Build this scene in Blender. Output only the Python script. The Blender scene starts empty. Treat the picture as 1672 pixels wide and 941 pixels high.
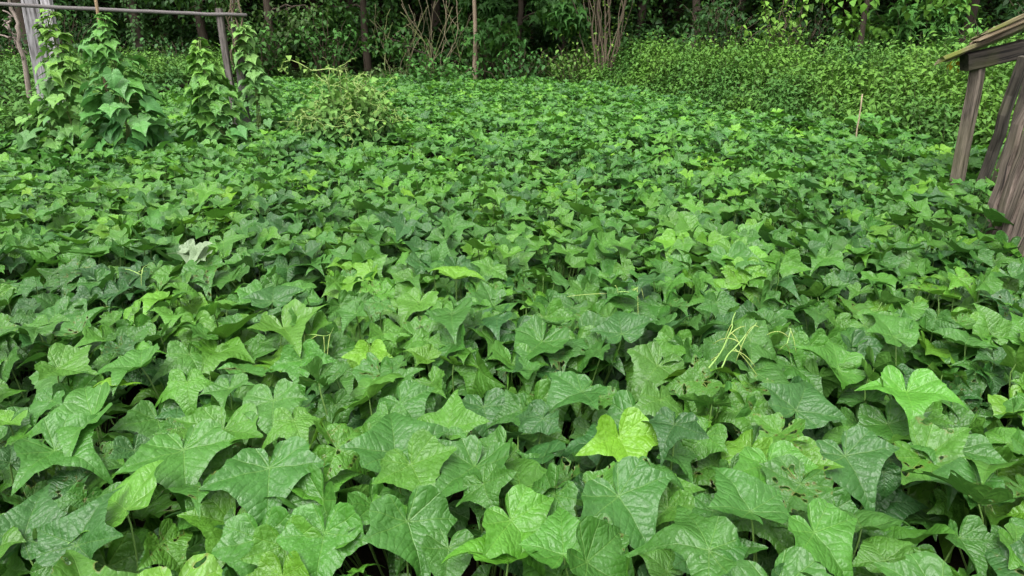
import bpy, math
import numpy as np
from mathutils import Vector, Matrix

C = bpy.context.scene
COL = C.collection
R = math.radians

# ------------------------------------------------------------------ camera, sky, sun, exposure
PITCH = R(20.6)
CAM_H = 1.4
F = 1115.0                                   # focal length in photo pixels (1672 wide)
cam_d = bpy.data.cameras.new("camera")
cam_d.sensor_width = 36.0
cam_d.lens = 36.0 * F / 1672.0
cam_d.clip_end = 400.0
cam_d.clip_start = 0.05
cam = bpy.data.objects.new("camera", cam_d)
COL.objects.link(cam)
cam.location = (0, 0, CAM_H)
cam.rotation_euler = (math.pi / 2 - PITCH, 0, 0)
C.camera = cam

SUN_EL, SUN_AZ = R(62), R(-158)               # azimuth from +Y towards +X
world = bpy.data.worlds.new("World")
C.world = world
world.use_nodes = True
wn, wl = world.node_tree.nodes, world.node_tree.links
bg = wn["Background"]
sky = wn.new("ShaderNodeTexSky")
sky.sky_type = 'NISHITA'
sky.sun_disc = False
sky.sun_elevation = SUN_EL
sky.sun_rotation = SUN_AZ
sky.air_density = 1.0
sky.dust_density = 4.0
sky.ozone_density = 1.0
hs = wn.new("ShaderNodeHueSaturation")       # a grey overcast layer rather than a blue sky
hs.inputs["Saturation"].default_value = 0.04
wl.new(sky.outputs[0], hs.inputs["Color"])
wl.new(hs.outputs[0], bg.inputs["Color"])
bg.inputs["Strength"].default_value = 0.15

sun_d = bpy.data.lights.new("sun", 'SUN')
sun_d.energy = 1.15
sun_d.angle = R(35)
sun_d.color = (1.0, 0.97, 0.92)
sun = bpy.data.objects.new("sun", sun_d)
COL.objects.link(sun)
sdir = Vector((math.sin(SUN_AZ) * math.cos(SUN_EL), math.cos(SUN_AZ) * math.cos(SUN_EL), math.sin(SUN_EL)))
sun.rotation_euler = sdir.to_track_quat('Z', 'Y').to_euler()
sun.location = sdir * 40

vs = C.view_settings
vs.view_transform = 'Standard'
vs.look = 'None'
vs.exposure = 1.56
vs.gamma = 1.0
vs.use_curve_mapping = False
C.render.engine = 'CYCLES'
cy = C.cycles
cy.max_bounces = 6
cy.diffuse_bounces = 3
cy.glossy_bounces = 2
cy.transmission_bounces = 4
cy.transparent_max_bounces = 4
cy.caustics_reflective = False
cy.caustics_refractive = False
cy.use_denoising = True
cy.denoiser = 'OPENIMAGEDENOISE'
cy.denoising_input_passes = 'RGB_ALBEDO_NORMAL'

rng = np.random.default_rng(7)

# ------------------------------------------------------------------ pixel of the photograph -> point in the place
cp, sp = math.cos(PITCH), math.sin(PITCH)


def ray(u, v):
    dx, dy = (u - 836.0) / F, -(v - 470.5) / F
    return np.array([dx, cp + dy * sp, -sp + dy * cp])


def on_z(u, v, z):
    r = ray(u, v)
    t = (z - CAM_H) / r[2]
    return np.array([0, 0, CAM_H]) + r * t


def on_y(u, v, y):
    r = ray(u, v)
    return np.array([0, 0, CAM_H]) + r * (y / r[1])


def project(P):
    P = np.atleast_2d(P)
    x, y, z = P[:, 0], P[:, 1], P[:, 2] - CAM_H
    d = y * cp - z * sp
    up = y * sp + z * cp
    d = np.where(np.abs(d) < 1e-6, 1e-6, d)
    return 836 + F * x / d, 470.5 - F * up / d, d


# ------------------------------------------------------------------ smooth noise in plan
def make_noise(seed, wl_):
    r = np.random.default_rng(seed)
    n = 9
    a = r.uniform(0, 2 * np.pi, n)
    k = 2 * np.pi / wl_ * r.uniform(0.6, 1.5, n)
    ph = r.uniform(0, 2 * np.pi, n)

    def f(x, y):
        x, y = np.asarray(x, float), np.asarray(y, float)
        s = 0
        for i in range(n):
            s = s + np.sin(k[i] * (np.cos(a[i]) * x + np.sin(a[i]) * y) + ph[i])
        return s / n * 1.6
    return f


def sstep(a, b, x):
    t = np.clip((np.asarray(x, float) - a) / (b - a), 0, 1)
    return t * t * (3 - 2 * t)


# ------------------------------------------------------------------ the shape of the place
CANOPY = 0.36
EDGE_PX = [(-420, 238), (-200, 222), (0, 204), (70, 190), (130, 162), (250, 143), (450, 129), (650, 128), (850, 132),
           (1000, 142), (1100, 162), (1200, 185), (1400, 214), (1570, 236), (1800, 258), (2100, 285)]
_e = np.array([on_z(u, v, CANOPY)[:2] for u, v in EDGE_PX])
_e = _e[np.argsort(_e[:, 0])]


def edge_y(x):
    return np.interp(x, _e[:, 0], _e[:, 1])


n_y = make_noise(15, .8)
n_a, n_b, n_c, n_d = make_noise(11, 1.5), make_noise(12, 0.62), make_noise(13, 3.5), make_noise(14, 0.9)


def canopy(x, y):
    far = sstep(2.5, 8, y)
    return CANOPY + (.045 + .045 * far) * n_a(x, y) + (0.05 + 0.045 * far) * n_b(x, y) + (.03 + .04 * far) * n_c(x, y)


def ground_z(x, y):
    x, y = np.asarray(x, float), np.asarray(y, float)
    return (0.42 * sstep(0.2, 4.0, y - edge_y(x)) + 0.02 * n_a(x * .7, y * .7)
            + 0.5 * np.clip(y - 19.5, 0, 40) * sstep(19, 24, y))


# ------------------------------------------------------------------ mesh accumulation
class Acc:
    def __init__(self):
        self.V, self.L, self.S, self.A, self.n = [], [], [], {"col": [], "vein": [], "loc": []}, 0

    def add(self, V, loops, sizes, col, vein=None, loc=None):
        V = np.asarray(V, float)
        nv = len(V)
        self.V.append(V)
        self.L.append(np.asarray(loops, np.int64) + self.n)
        self.S.append(np.asarray(sizes, np.int64))
        c = np.asarray(col, float)
        self.A["col"].append(np.broadcast_to(c, (nv, 3)))
        self.A["vein"].append(np.broadcast_to(np.array([0.5, 0.5, 0.0]) if vein is None else vein, (nv, 3)))
        self.A["loc"].append(np.broadcast_to(np.zeros(3), (nv, 3)) if loc is None else loc)
        self.n += nv

    def inst(self, T, M, P, cols, seeds=None):
        """T template, M (N,3,3), P (N,3), cols (N,3)"""
        N = len(P)
        if N == 0:
            return
        nv = len(T["V"])
        V = np.einsum('nij,vj->nvi', M, T["V"]) + P[:, None, :]
        off = (np.arange(N) * nv)[:, None]
        L = (T["L"][None, :] + off).ravel()
        S = np.tile(T["S"], N)
        col = np.repeat(cols, nv, axis=0)
        if "tint" in T:
            col = col * np.tile(T["tint"], N)[:, None]
        vein = np.tile(T["vein"], (N, 1)).copy()
        loc = np.tile(T["loc"], (N, 1)).copy()
        sd = rng.uniform(0, 50, N) if seeds is None else seeds
        vein[:, 2] = np.repeat(sd, nv)
        self.add(V.reshape(-1, 3), L, S, col, vein, loc)

    def tube(self, pts, rad, col, sides=6, cap=True):
        pts = np.asarray(pts, float)
        n = len(pts)
        rad = np.broadcast_to(np.asarray(rad, float), (n,))
        t = np.gradient(pts, axis=0)
        t /= np.linalg.norm(t, axis=1)[:, None] + 1e-9
        ref = np.array([0, 0, 1.0]) if abs(t[:, 2]).mean() < 0.8 else np.array([1.0, 0, 0])
        a = np.cross(t, ref)
        a /= np.linalg.norm(a, axis=1)[:, None] + 1e-9
        b = np.cross(t, a)
        th = np.linspace(0, 2 * np.pi, sides, endpoint=False)
        V = pts[:, None] + rad[:, None, None] * (np.cos(th)[None, :, None] * a[:, None] + np.sin(th)[None, :, None] * b[:, None])
        V = V.reshape(-1, 3)
        i = np.arange(n - 1)[:, None] * sides
        j = np.arange(sides)[None]
        k = (j + 1) % sides
        q = np.stack([i + j, i + k, i + sides + k, i + sides + j], -1).reshape(-1)
        S = np.full((n - 1) * sides, 4)
        if cap:
            q = np.concatenate([q, np.arange(sides)[::-1], (n - 1) * sides + np.arange(sides)])
            S = np.concatenate([S, [sides, sides]])
        c = np.asarray(col, float)
        if c.ndim == 2:
            c = np.repeat(c, sides, axis=0)
        loc = np.zeros((len(V), 3))
        ln = np.concatenate([[0], np.cumsum(np.linalg.norm(np.diff(pts, axis=0), axis=1))])
        loc[:, 1] = np.repeat(ln, sides)
        loc[:, 0] = np.tile(th, n)
        self.add(V, q, S, c, None, loc)

    def build(self, name, material, parent=None, flat=False):
        me = bpy.data.meshes.new(name)
        V = np.concatenate(self.V).astype(np.float32)
        L = np.concatenate(self.L).astype(np.int32)
        S = np.concatenate(self.S).astype(np.int32)
        me.vertices.add(len(V))
        me.vertices.foreach_set("co", V.ravel())
        me.loops.add(len(L))
        me.loops.foreach_set("vertex_index", L)
        me.polygons.add(len(S))
        me.polygons.foreach_set("loop_start", np.concatenate([[0], np.cumsum(S)[:-1]]).astype(np.int32))
        me.update(calc_edges=True)
        a = me.attributes.new("col", 'FLOAT_COLOR', 'POINT')
        c = np.concatenate(self.A["col"]).astype(np.float32)
        a.data.foreach_set("color", np.concatenate([c, np.ones((len(c), 1), np.float32)], 1).ravel())
        for k in ("vein", "loc"):
            a = me.attributes.new(k, 'FLOAT_VECTOR', 'POINT')
            a.data.foreach_set("vector", np.concatenate(self.A[k]).astype(np.float32).ravel())
        if flat:
            a = me.attributes.new("sharp_face", 'BOOLEAN', 'FACE')
            a.data.foreach_set("value", np.ones(len(S), bool))
        me.materials.append(material)
        o = bpy.data.objects.new(name, me)
        COL.objects.link(o)
        if parent is not None:
            o.parent = parent
        return o


def recentre(o, p):
    """put the object's origin at p (mesh data given in world space)"""
    p = np.asarray(p, float)
    me = o.data
    v = np.empty(len(me.vertices) * 3, np.float32)
    me.vertices.foreach_get("co", v)
    v = v.reshape(-1, 3) - p.astype(np.float32)
    me.vertices.foreach_set("co", v.ravel())
    o.location = p
    return o


def tag(o, label=None, cat=None, group=None, kind=None):
    if label: o["label"] = label
    if cat: o["category"] = cat
    if group: o["group"] = group
    if kind: o["kind"] = kind
    return o


def thing(name, loc, label, cat, group=None):
    o = bpy.data.objects.new(name, None)
    o.empty_display_size = 0.1
    COL.objects.link(o)
    o.location = loc
    return tag(o, label, cat, group)


def part(acc, name, material, root, flat=False, label=None):
    """a child mesh of root; acc holds world coordinates"""
    o = acc.build(name, material, None, flat)
    p = np.zeros(3)
    q = root
    while q is not None:
        p = p + np.array(q.location)
        q = q.parent
    recentre(o, p)
    o.location = (0, 0, 0)
    o.parent = root
    if label: o["label"] = label
    return o


# ------------------------------------------------------------------ materials
def mat(name):
    m = bpy.data.materials.new(name)
    m.use_nodes = True
    nt = m.node_tree
    nt.nodes.clear()
    return m, nt.nodes, nt.links


def nd(nodes, kind, **kw):
    n = nodes.new(kind)
    for k, v in kw.items():
        if k.startswith("i_"):
            key = k[2:]
            n.inputs[int(key) if key.isdigit() else key.replace("_", " ")].default_value = v
        else:
            setattr(n, k, v)
    return n


def math_node(nodes, links, op, a, b=None, c=None, clamp=False):
    n = nodes.new("ShaderNodeMath")
    n.operation = op
    n.use_clamp = clamp
    for i, x in enumerate((a, b, c)):
        if x is None: continue
        if isinstance(x, (int, float)): n.inputs[i].default_value = x
        else: links.new(x, n.inputs[i])
    return n.outputs[0]


def leaf_material(name, veins=True, rough=0.42, trans=0.3, spec=0.5, bump=0.5, chewed=False):
    m, N, K = mat(name)
    out = N.new("ShaderNodeOutputMaterial")
    col = nd(N, "ShaderNodeAttribute", attribute_name="col")
    ve = nd(N, "ShaderNodeAttribute", attribute_name="vein")
    lo = nd(N, "ShaderNodeAttribute", attribute_name="loc")
    M = lambda *a, **k: math_node(N, K, *a, **k)
    sv = N.new("ShaderNodeSeparateXYZ"); K.new(ve.outputs["Vector"], sv.inputs[0])
    s, d, seed = sv.outputs[0], sv.outputs[1], sv.outputs[2]
    cx = N.new("ShaderNodeVectorMath"); cx.operation = 'ADD'
    cs = N.new("ShaderNodeCombineXYZ"); K.new(seed, cs.inputs[0]); K.new(seed, cs.inputs[2])
    K.new(lo.outputs["Vector"], cx.inputs[0]); K.new(cs.outputs[0], cx.inputs[1])
    n1 = nd(N, "ShaderNodeTexNoise", i_Scale=2.6, i_Detail=3.0); K.new(cx.outputs[0], n1.inputs["Vector"])
    n2 = nd(N, "ShaderNodeTexNoise", i_Scale=13.0, i_Detail=2.0); K.new(cx.outputs[0], n2.inputs["Vector"])
    base = nd(N, "ShaderNodeMix", data_type='RGBA', blend_type='MULTIPLY')
    base.inputs[0].default_value = 1.0
    K.new(col.outputs["Color"], base.inputs[6])
    g = M('MULTIPLY_ADD', n1.outputs[0], 0.55, 0.725)
    g2 = M('MULTIPLY_ADD', n2.outputs[0], 0.3, 0.85)
    gg = M('MULTIPLY', g, g2)
    cc = N.new("ShaderNodeCombineColor")
    for i in range(3): K.new(gg, cc.inputs[i])
    K.new(cc.outputs[0], base.inputs[7])
    cur = base.outputs[2]
    if veins:
        dn = M('MULTIPLY_ADD', s, 0.010, d)
        main = nd(N, "ShaderNodeMapRange", interpolation_type='SMOOTHSTEP'); K.new(dn, main.inputs[0])
        for i, v_ in ((1, 0.006), (2, 0.022), (3, 1.0), (4, 0.0)): main.inputs[i].default_value = v_
        ph = M('ADD', M('SUBTRACT', M('MULTIPLY', s, 5.6), M('MULTIPLY', d, 4.2)), M('MULTIPLY', n1.outputs[0], 1.7))
        pp = M('PINGPONG', ph, 0.5)
        sec = nd(N, "ShaderNodeMapRange", interpolation_type='SMOOTHSTEP'); K.new(pp, sec.inputs[0])
        for i, v_ in ((1, 0.01), (2, 0.12), (3, 1.0), (4, 0.0)): sec.inputs[i].default_value = v_
        fac = M('ADD', M('MULTIPLY', main.outputs[0], 0.36), M('MULTIPLY', sec.outputs[0], 0.09), clamp=True)
        vc = nd(N, "ShaderNodeMix", data_type='RGBA', blend_type='ADD'); vc.inputs[0].default_value = 1.0
        K.new(cur, vc.inputs[6]); vc.inputs[7].default_value = (0.10, 0.13, 0.035, 1)
        mx = nd(N, "ShaderNodeMix", data_type='RGBA'); K.new(fac, mx.inputs[0]); K.new(cur, mx.inputs[6]); K.new(vc.outputs[2], mx.inputs[7])
        cur = mx.outputs[2]
        puff = M('SUBTRACT', M('MULTIPLY', M('SQRT', M('MINIMUM', pp, 0.3)), 0.9), M('MULTIPLY', main.outputs[0], 0.5))
        hgt = M('ADD', M('ADD', puff, M('MULTIPLY', n2.outputs[0], 0.9)), M('MULTIPLY', n1.outputs[0], 2.6))
    else:
        hgt = n2.outputs[0]
    geo = N.new("ShaderNodeNewGeometry")
    # underside: paler and matt
    und = nd(N, "ShaderNodeMix", data_type='RGBA'); K.new(M('MULTIPLY', geo.outputs["Backfacing"], 0.35), und.inputs[0])
    K.new(cur, und.inputs[6]); und.inputs[7].default_value = (0.115, 0.25, 0.025, 1)
    bp = nd(N, "ShaderNodeBump", i_Strength=bump, i_Distance=0.010); K.new(hgt, bp.inputs["Height"])
    pr = nd(N, "ShaderNodeBsdfPrincipled")
    K.new(und.outputs[2], pr.inputs["Base Color"])
    rr = M('MULTIPLY_ADD', n1.outputs[0], 0.25, rough - 0.12)
    K.new(M('ADD', rr, M('MULTIPLY', geo.outputs["Backfacing"], 0.2)), pr.inputs["Roughness"])
    pr.inputs["Specular IOR Level"].default_value = spec
    K.new(bp.outputs[0], pr.inputs["Normal"])
    tr = N.new("ShaderNodeBsdfTranslucent")
    tc = nd(N, "ShaderNodeMix", data_type='RGBA', blend_type='MULTIPLY'); tc.inputs[0].default_value = 1.0
    K.new(cur, tc.inputs[6]); (2.2, 2.25, 0.5, 1)
    K.new(tc.outputs[2], tr.inputs["Color"])
    ms = nd(N, "ShaderNodeMixShader"); ms.inputs[0].default_value = trans
    K.new(pr.outputs[0], ms.inputs[1]); K.new(tr.outputs[0], ms.inputs[2])
    if chewed:                                # holes eaten by insects
        n3 = nd(N, "ShaderNodeTexNoise", i_Scale=4.5, i_Detail=1.0); K.new(cx.outputs[0], n3.inputs["Vector"])
        hole = M('GREATER_THAN', M('SUBTRACT', n3.outputs[0], M('MULTIPLY', main.outputs[0], .3)), 0.655)
        rim = nd(N, "ShaderNodeMapRange"); K.new(n3.outputs[0], rim.inputs[0])
        for i, v_ in ((1, 0.60), (2, 0.65), (3, 0.0), (4, 0.55)): rim.inputs[i].default_value = v_
        br = nd(N, "ShaderNodeMix", data_type='RGBA'); K.new(rim.outputs[0], br.inputs[0]); K.new(und.outputs[2], br.inputs[6])
        br.inputs[7].default_value = (0.16, 0.12, 0.03, 1)
        K.new(br.outputs[2], pr.inputs["Base Color"])
        tp = N.new("ShaderNodeBsdfTransparent")
        m2 = N.new("ShaderNodeMixShader"); K.new(hole, m2.inputs[0]); K.new(ms.outputs[0], m2.inputs[1]); K.new(tp.outputs[0], m2.inputs[2])
        K.new(m2.outputs[0], out.inputs["Surface"])
    else:
        K.new(ms.outputs[0], out.inputs["Surface"])
    return m


def wood_material(name, c1, c2, scale=1.0, moss=0.0, cracks=0.0):
    m, N, K = mat(name)
    out = N.new("ShaderNodeOutputMaterial")
    tc = N.new("ShaderNodeAttribute"); tc.attribute_name = "loc"
    mp = N.new("ShaderNodeMapping"); mp.inputs["Scale"].default_value = (22 * scale, 2.2 * scale, 22 * scale)
    K.new(tc.outputs["Vector"], mp.inputs[0])
    n = nd(N, "ShaderNodeTexNoise", i_Scale=1.6, i_Detail=6.0, i_Roughness=0.65); K.new(mp.outputs[0], n.inputs["Vector"])
    n2 = nd(N, "ShaderNodeTexNoise", i_Scale=3.0, i_Detail=4.0); K.new(tc.outputs["Vector"], n2.inputs["Vector"])
    rp = N.new("ShaderNodeValToRGB")
    rp.color_ramp.elements[0].position = 0.33; rp.color_ramp.elements[0].color = (*c1, 1)
    rp.color_ramp.elements[1].position = 0.66; rp.color_ramp.elements[1].color = (*c2, 1)
    K.new(n.outputs[0], rp.inputs[0])
    fine = N.new("ShaderNodeMapping"); fine.inputs["Scale"].default_value = (75 * scale, 2.0 * scale, 75 * scale)
    K.new(tc.outputs["Vector"], fine.inputs[0])
    n4 = nd(N, "ShaderNodeTexNoise", i_Scale=1.0, i_Detail=4.0, i_Roughness=0.6, i_Distortion=.6); K.new(fine.outputs[0], n4.inputs["Vector"])
    crk = nd(N, "ShaderNodeMapRange"); K.new(n4.outputs[0], crk.inputs[0])
    for i, v_ in ((1, 0.56), (2, 0.63), (3, 1.0), (4, 1.0 - cracks)): crk.inputs[i].default_value = v_
    at = nd(N, "ShaderNodeAttribute", attribute_name="col")
    mu = nd(N, "ShaderNodeMix", data_type='RGBA', blend_type='MULTIPLY'); mu.inputs[0].default_value = 1
    K.new(rp.outputs[0], mu.inputs[6]); K.new(at.outputs["Color"], mu.inputs[7])
    ck = nd(N, "ShaderNodeMix", data_type='RGBA', blend_type='MULTIPLY'); ck.inputs[0].default_value = 1
    cb = N.new("ShaderNodeCombineColor")
    for i in range(3): K.new(crk.outputs[0], cb.inputs[i])
    K.new(mu.outputs[2], ck.inputs[6]); K.new(cb.outputs[0], ck.inputs[7])
    cur = ck.outputs[2]
    mg = nd(N, "ShaderNodeMapRange"); K.new(n2.outputs[0], mg.inputs[0])
    for i, v_ in ((1, 0.50), (2, 0.66), (3, 0.0), (4, moss)): mg.inputs[i].default_value = v_
    mm = nd(N, "ShaderNodeMix", data_type='RGBA'); K.new(mg.outputs[0], mm.inputs[0]); K.new(cur, mm.inputs[6])
    mm.inputs[7].default_value = (0.10, 0.115, 0.022, 1)
    bp = nd(N, "ShaderNodeBump", i_Strength=0.7, i_Distance=0.006); K.new(n.outputs[0], bp.inputs["Height"])
    pr = nd(N, "ShaderNodeBsdfPrincipled", i_Roughness=0.85)
    pr.inputs["Specular IOR Level"].default_value = 0.25
    K.new(mm.outputs[2], pr.inputs["Base Color"]); K.new(bp.outputs[0], pr.inputs["Normal"])
    K.new(pr.outputs[0], out.inputs["Surface"])
    return m


def soil_material():
    m, N, K = mat("soil")
    out = N.new("ShaderNodeOutputMaterial")
    tc = N.new("ShaderNodeTexCoord")
    n = nd(N, "ShaderNodeTexNoise", i_Scale=9.0, i_Detail=8.0, i_Roughness=0.7); K.new(tc.outputs["Object"], n.inputs["Vector"])
    rp = N.new("ShaderNodeValToRGB")
    rp.color_ramp.elements[0].position = 0.35; rp.color_ramp.elements[0].color = (0.006, 0.005, 0.003, 1)
    rp.color_ramp.elements[1].position = 0.7; rp.color_ramp.elements[1].color = (0.022, 0.017, 0.010, 1)
    K.new(n.outputs[0], rp.inputs[0])
    bp = nd(N, "ShaderNodeBump", i_Strength=0.8, i_Distance=0.03); K.new(n.outputs[0], bp.inputs["Height"])
    pr = nd(N, "ShaderNodeBsdfPrincipled", i_Roughness=1.0)
    pr.inputs["Specular IOR Level"].default_value = 0.03
    K.new(rp.outputs[0], pr.inputs["Base Color"]); K.new(bp.outputs[0], pr.inputs["Normal"])
    K.new(pr.outputs[0], out.inputs["Surface"])
    return m


LEAF = leaf_material("sweet_potato_leaf", True, rough=0.42, trans=0.40, spec=0.55, bump=0.40)
FOL = leaf_material("foliage", False, rough=0.55, trans=0.3, spec=0.22, bump=0.25)
CHEWED = leaf_material("sweet_potato_leaf_eaten", True, rough=0.42, trans=0.40, spec=0.55, bump=0.40, chewed=True)
STEM = leaf_material("green_stem", False, rough=0.5, trans=0.05, bump=0.2)
BARK = wood_material("bark", (0.05, 0.04, 0.03), (0.16, 0.135, 0.11))
GREY = wood_material("weathered_wood", (0.05, 0.046, 0.045), (0.34, 0.33, 0.335), cracks=.75)
DARKW = wood_material("dark_wood", (0.02, 0.018, 0.015), (0.10, 0.091, 0.08), moss=.2, cracks=.8)
PLANKW = wood_material("plank_wood", (0.034, 0.028, 0.023), (0.215, 0.182, 0.155), moss=.15, cracks=.85)
ROOFW = wood_material("mossy_board", (0.06, 0.042, 0.026), (0.22, 0.185, 0.13), moss=1.0, cracks=.7)
SOIL = soil_material()
ONE = np.array([1.0, 1.0, 1.0])

# ------------------------------------------------------------------ leaf shapes
CTRL = np.array([(0, 1.46), (2.5, 1.30), (6, 1.13), (11, .98), (18, .86), (26, .77), (36, .715), (46, .71), (56, .77), (64, .87), (70, .98), (75, 1.11), (78, 1.16), (81, 1.02),
                 (86, .83), (93, .70), (101, .675), (108, .685), (113, .67), (121, .655), (134, .64), (146, .60), (156, .52), (165, .40), (171, .27), (176, .10)], float)
HEART = np.array([(0, 1.32), (3, 1.17), (7, 1.03), (14, .90), (28, .78), (45, .72), (62, .70), (80, .695), (100, .68), (120, .66), (138, .63), (150, .57), (160, .46), (168, .33), (176, .10)], float)
VA = np.array([0.0, 78.0, 113.0, 150.0])
A_HI = [0, 2.5, 6, 11, 18, 26, 33, 39, 46, 53, 60, 66, 71, 75, 78, 81, 86, 91, 95.5, 101, 107, 113, 121, 131.5, 141, 150, 158, 165, 171, 176]
A_MID = [0, 5, 16, 39, 58, 70, 78, 85, 95.5, 113, 131.5, 150, 166, 176]
A_LOW = [0, 10, 39, 66, 78, 90, 113, 145, 170]


def leaf_template(angs, rings, r, lobing=1.0, cup=None, fold=None, droop=None, twist=None, calm=1.0):
    a = np.array(angs, float)
    full = np.concatenate([-a[:0:-1], a])
    th = np.radians(full)
    Rr = np.interp(np.abs(full), CTRL[:, 0], CTRL[:, 1]) * lobing + np.interp(np.abs(full), HEART[:, 0], HEART[:, 1]) * (1 - lobing)
    asym = 1 + 0.06 * r.normal() * np.sign(full) + 0.05 * np.sin(2 * th + r.uniform(0, 6.3)) + 0.035 * np.sin(5 * th + r.uniform(0, 6.3))
    Rr = Rr * asym
    if len(angs) > 20:
        Rr = Rr * (1 + r.normal(0, 0.022, len(Rr)))
    elif len(angs) > 10:
        Rr = Rr * (1 + r.normal(0, 0.035, len(Rr)))
    skew = r.normal(0, 0.06)
    rr = np.array(rings, float)
    x = np.sin(th)[None] * Rr[None] * rr[:, None]
    y = np.cos(th)[None] * Rr[None] * rr[:, None]
    x, y = x.ravel(), y.ravel()
    rad = np.hypot(x, y)
    frac = np.repeat(rr, len(full))
    ab = np.abs(np.tile(full, len(rr)))
    vi = np.argmin(np.abs(ab[:, None] - VA[None]), axis=1)
    dl = np.radians(np.abs(ab - VA[vi]))
    s, d = rad * np.cos(dl), rad * np.sin(dl)
    tt = np.tile(th, len(rr))
    cup = r.uniform(-0.05, 0.34) if cup is None else cup
    fold = r.uniform(-0.05, 0.30) if fold is None else fold
    droop = r.uniform(0.1, 0.8) if droop is None else droop
    z = cup * rad ** 1.4 + fold * (np.sqrt(x * x + 0.004) - 0.063)
    z += -droop * np.clip(rad - 0.5, 0, 1) ** 2 * 1.5
    # veins sunk, blade puffed between them
    z += 0.055 * (1 - np.exp(-(d / .09) ** 2)) * frac * r.uniform(0.6, 1.5)
    z += calm * r.uniform(.0, .5) * np.clip(-y - .03, 0, 1)
    # wavy margin
    for k in (2, 3, 5, 7):
        z += calm * r.normal(0, 0.035 if k < 4 else 0.022) * np.sin(k * tt + r.uniform(0, 6.3)) * frac ** 2
    z += r.normal(0, 0.05) * np.sin(5 * x + r.uniform(0, 6)) * np.cos(4 * y + r.uniform(0, 6)) * frac
    z += .022 * np.sin(11 * x + r.uniform(0, 6) + 2 * y) * np.sin(12 * y + r.uniform(0, 6)) * (len(angs) > 20)
    z += (r.normal(0, 0.12) if twist is None else twist) * x * y
    z -= calm * r.uniform(0.0, 0.26) * np.clip(y - 0.25, 0, 2) ** 2
    z -= calm * r.uniform(-.16, .26) * np.clip(np.abs(x) - .35, 0, 1) ** 1.5
    x = x + skew * y
    V = np.concatenate([[[0, 0, 0]], np.stack([x, y, z], 1)])
    n = len(full)
    L, S = [], []
    for i in range(n - 1):
        L += [0, 1 + i + 1, 1 + i]; S.append(3)
    for k in range(len(rr) - 1):
        o = 1 + k * n
        for i in range(n - 1):
            L += [o + i, o + i + 1, o + n + i + 1, o + n + i]; S.append(4)
    vein = np.concatenate([[[0, 0, 0]], np.stack([s, d, 0 * s], 1)])
    return {"V": V, "L": np.array(L), "S": np.array(S), "vein": vein, "loc": np.concatenate([[[0, 0, 0]], np.stack([x, y, 0 * x], 1)])}


def simple_leaf(shape="oval", fold=0.25, droop=0.35, w=0.3, seg=3, r=None):
    """pointed oval leaf, length 1 along +y from the stalk, folded along the midrib, tip drooping"""
    t = np.linspace(0, 1, seg + 2)
    if shape == "oval": wd = w * np.sin(np.pi * t ** 0.8) ** 0.8
    elif shape == "lance": wd = w * np.sin(np.pi * t ** 0.65) ** 1.0
    else: wd = w * np.sin(np.pi * t ** 0.55) ** 0.75
    wd[0] = wd[-1] = 0
    V, L, S = [], [], []
    y = t
    z = -droop * t ** 2
    for i in range(seg + 2):
        V.append((0, y[i], z[i]))
    for i in range(1, seg + 1):
        V.append((-wd[i], y[i] - 0.02, z[i] + fold * wd[i]))
        V.append((wd[i], y[i] - 0.02, z[i] + fold * wd[i]))
    li = lambda i: seg + 2 + 2 * (i - 1)
    L += [0, 1, li(1)]; S.append(3)
    L += [0, li(1) + 1, 1]; S.append(3)
    for i in range(1, seg):
        L += [i, i + 1, li(i + 1), li(i)]; S.append(4)
        L += [i, li(i) + 1, li(i + 1) + 1, i + 1]; S.append(4)
    L += [seg, seg + 1, li(seg)]; S.append(3)
    L += [seg, li(seg) + 1, seg + 1]; S.append(3)
    V = np.array(V, float)
    return {"V": V, "L": np.array(L), "S": np.array(S), "vein": np.tile([0.5, 0.5, 0], (len(V), 1)).astype(float), "loc": V.copy()}


def frames(az, pitch, roll):
    """tip direction az (plan angle, 0 = +Y), pitch > 0 lowers the tip, roll about the midrib"""
    az, pitch, roll = map(np.asarray, (az, pitch, roll))
    ca, sa = np.cos(az), np.sin(az)
    cpi, spi = np.cos(pitch), np.sin(pitch)
    cr, sr = np.cos(roll), np.sin(roll)
    z0 = np.zeros_like(ca); o = z0 + 1
    Rz = np.stack([np.stack([ca, sa, z0], -1), np.stack([-sa, ca, z0], -1), np.stack([z0, z0, o], -1)], -2)
    Rx = np.stack([np.stack([o, z0, z0], -1), np.stack([z0, cpi, spi], -1), np.stack([z0, -spi, cpi], -1)], -2)
    Ry = np.stack([np.stack([cr, z0, sr], -1), np.stack([z0, o, z0], -1), np.stack([-sr, z0, cr], -1)], -2)
    return Rz @ Rx @ Ry


PAL = np.array([(0.034, 0.118, 0.023), (0.050, 0.164, 0.021), (0.068, 0.204, 0.019), (0.097, 0.256, 0.018), (0.135, 0.310, 0.018)])
PETI = np.array([0.13, 0.24, 0.05])


def leaf_colours(n, x=None, y=None, w=(.20, .34, .29, .155, .015)):
    p = np.cumsum(np.array(w) / sum(w))
    q = rng.uniform(size=n)
    if x is not None:                            # young pale leaves come in groups
        q = np.clip(.5 + (q - .5) * .72 + .26 * n_y(x, y), 0, .9999)
    i = np.searchsorted(p, q)
    c = PAL[i] * rng.uniform(0.9, 1.1, (n, 1)) * rng.uniform(0.95, 1.05, (n, 3))
    if x is not None:
        k = np.clip(0.5 + 0.5 * n_c(x * 1.7 + 5, y * 1.7), 0, 1)[:, None]
        c = c * (0.86 + 0.3 * k) * (1 + np.array([0.18, 0.05, -0.1]) * (k - .5))
    return c

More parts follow.
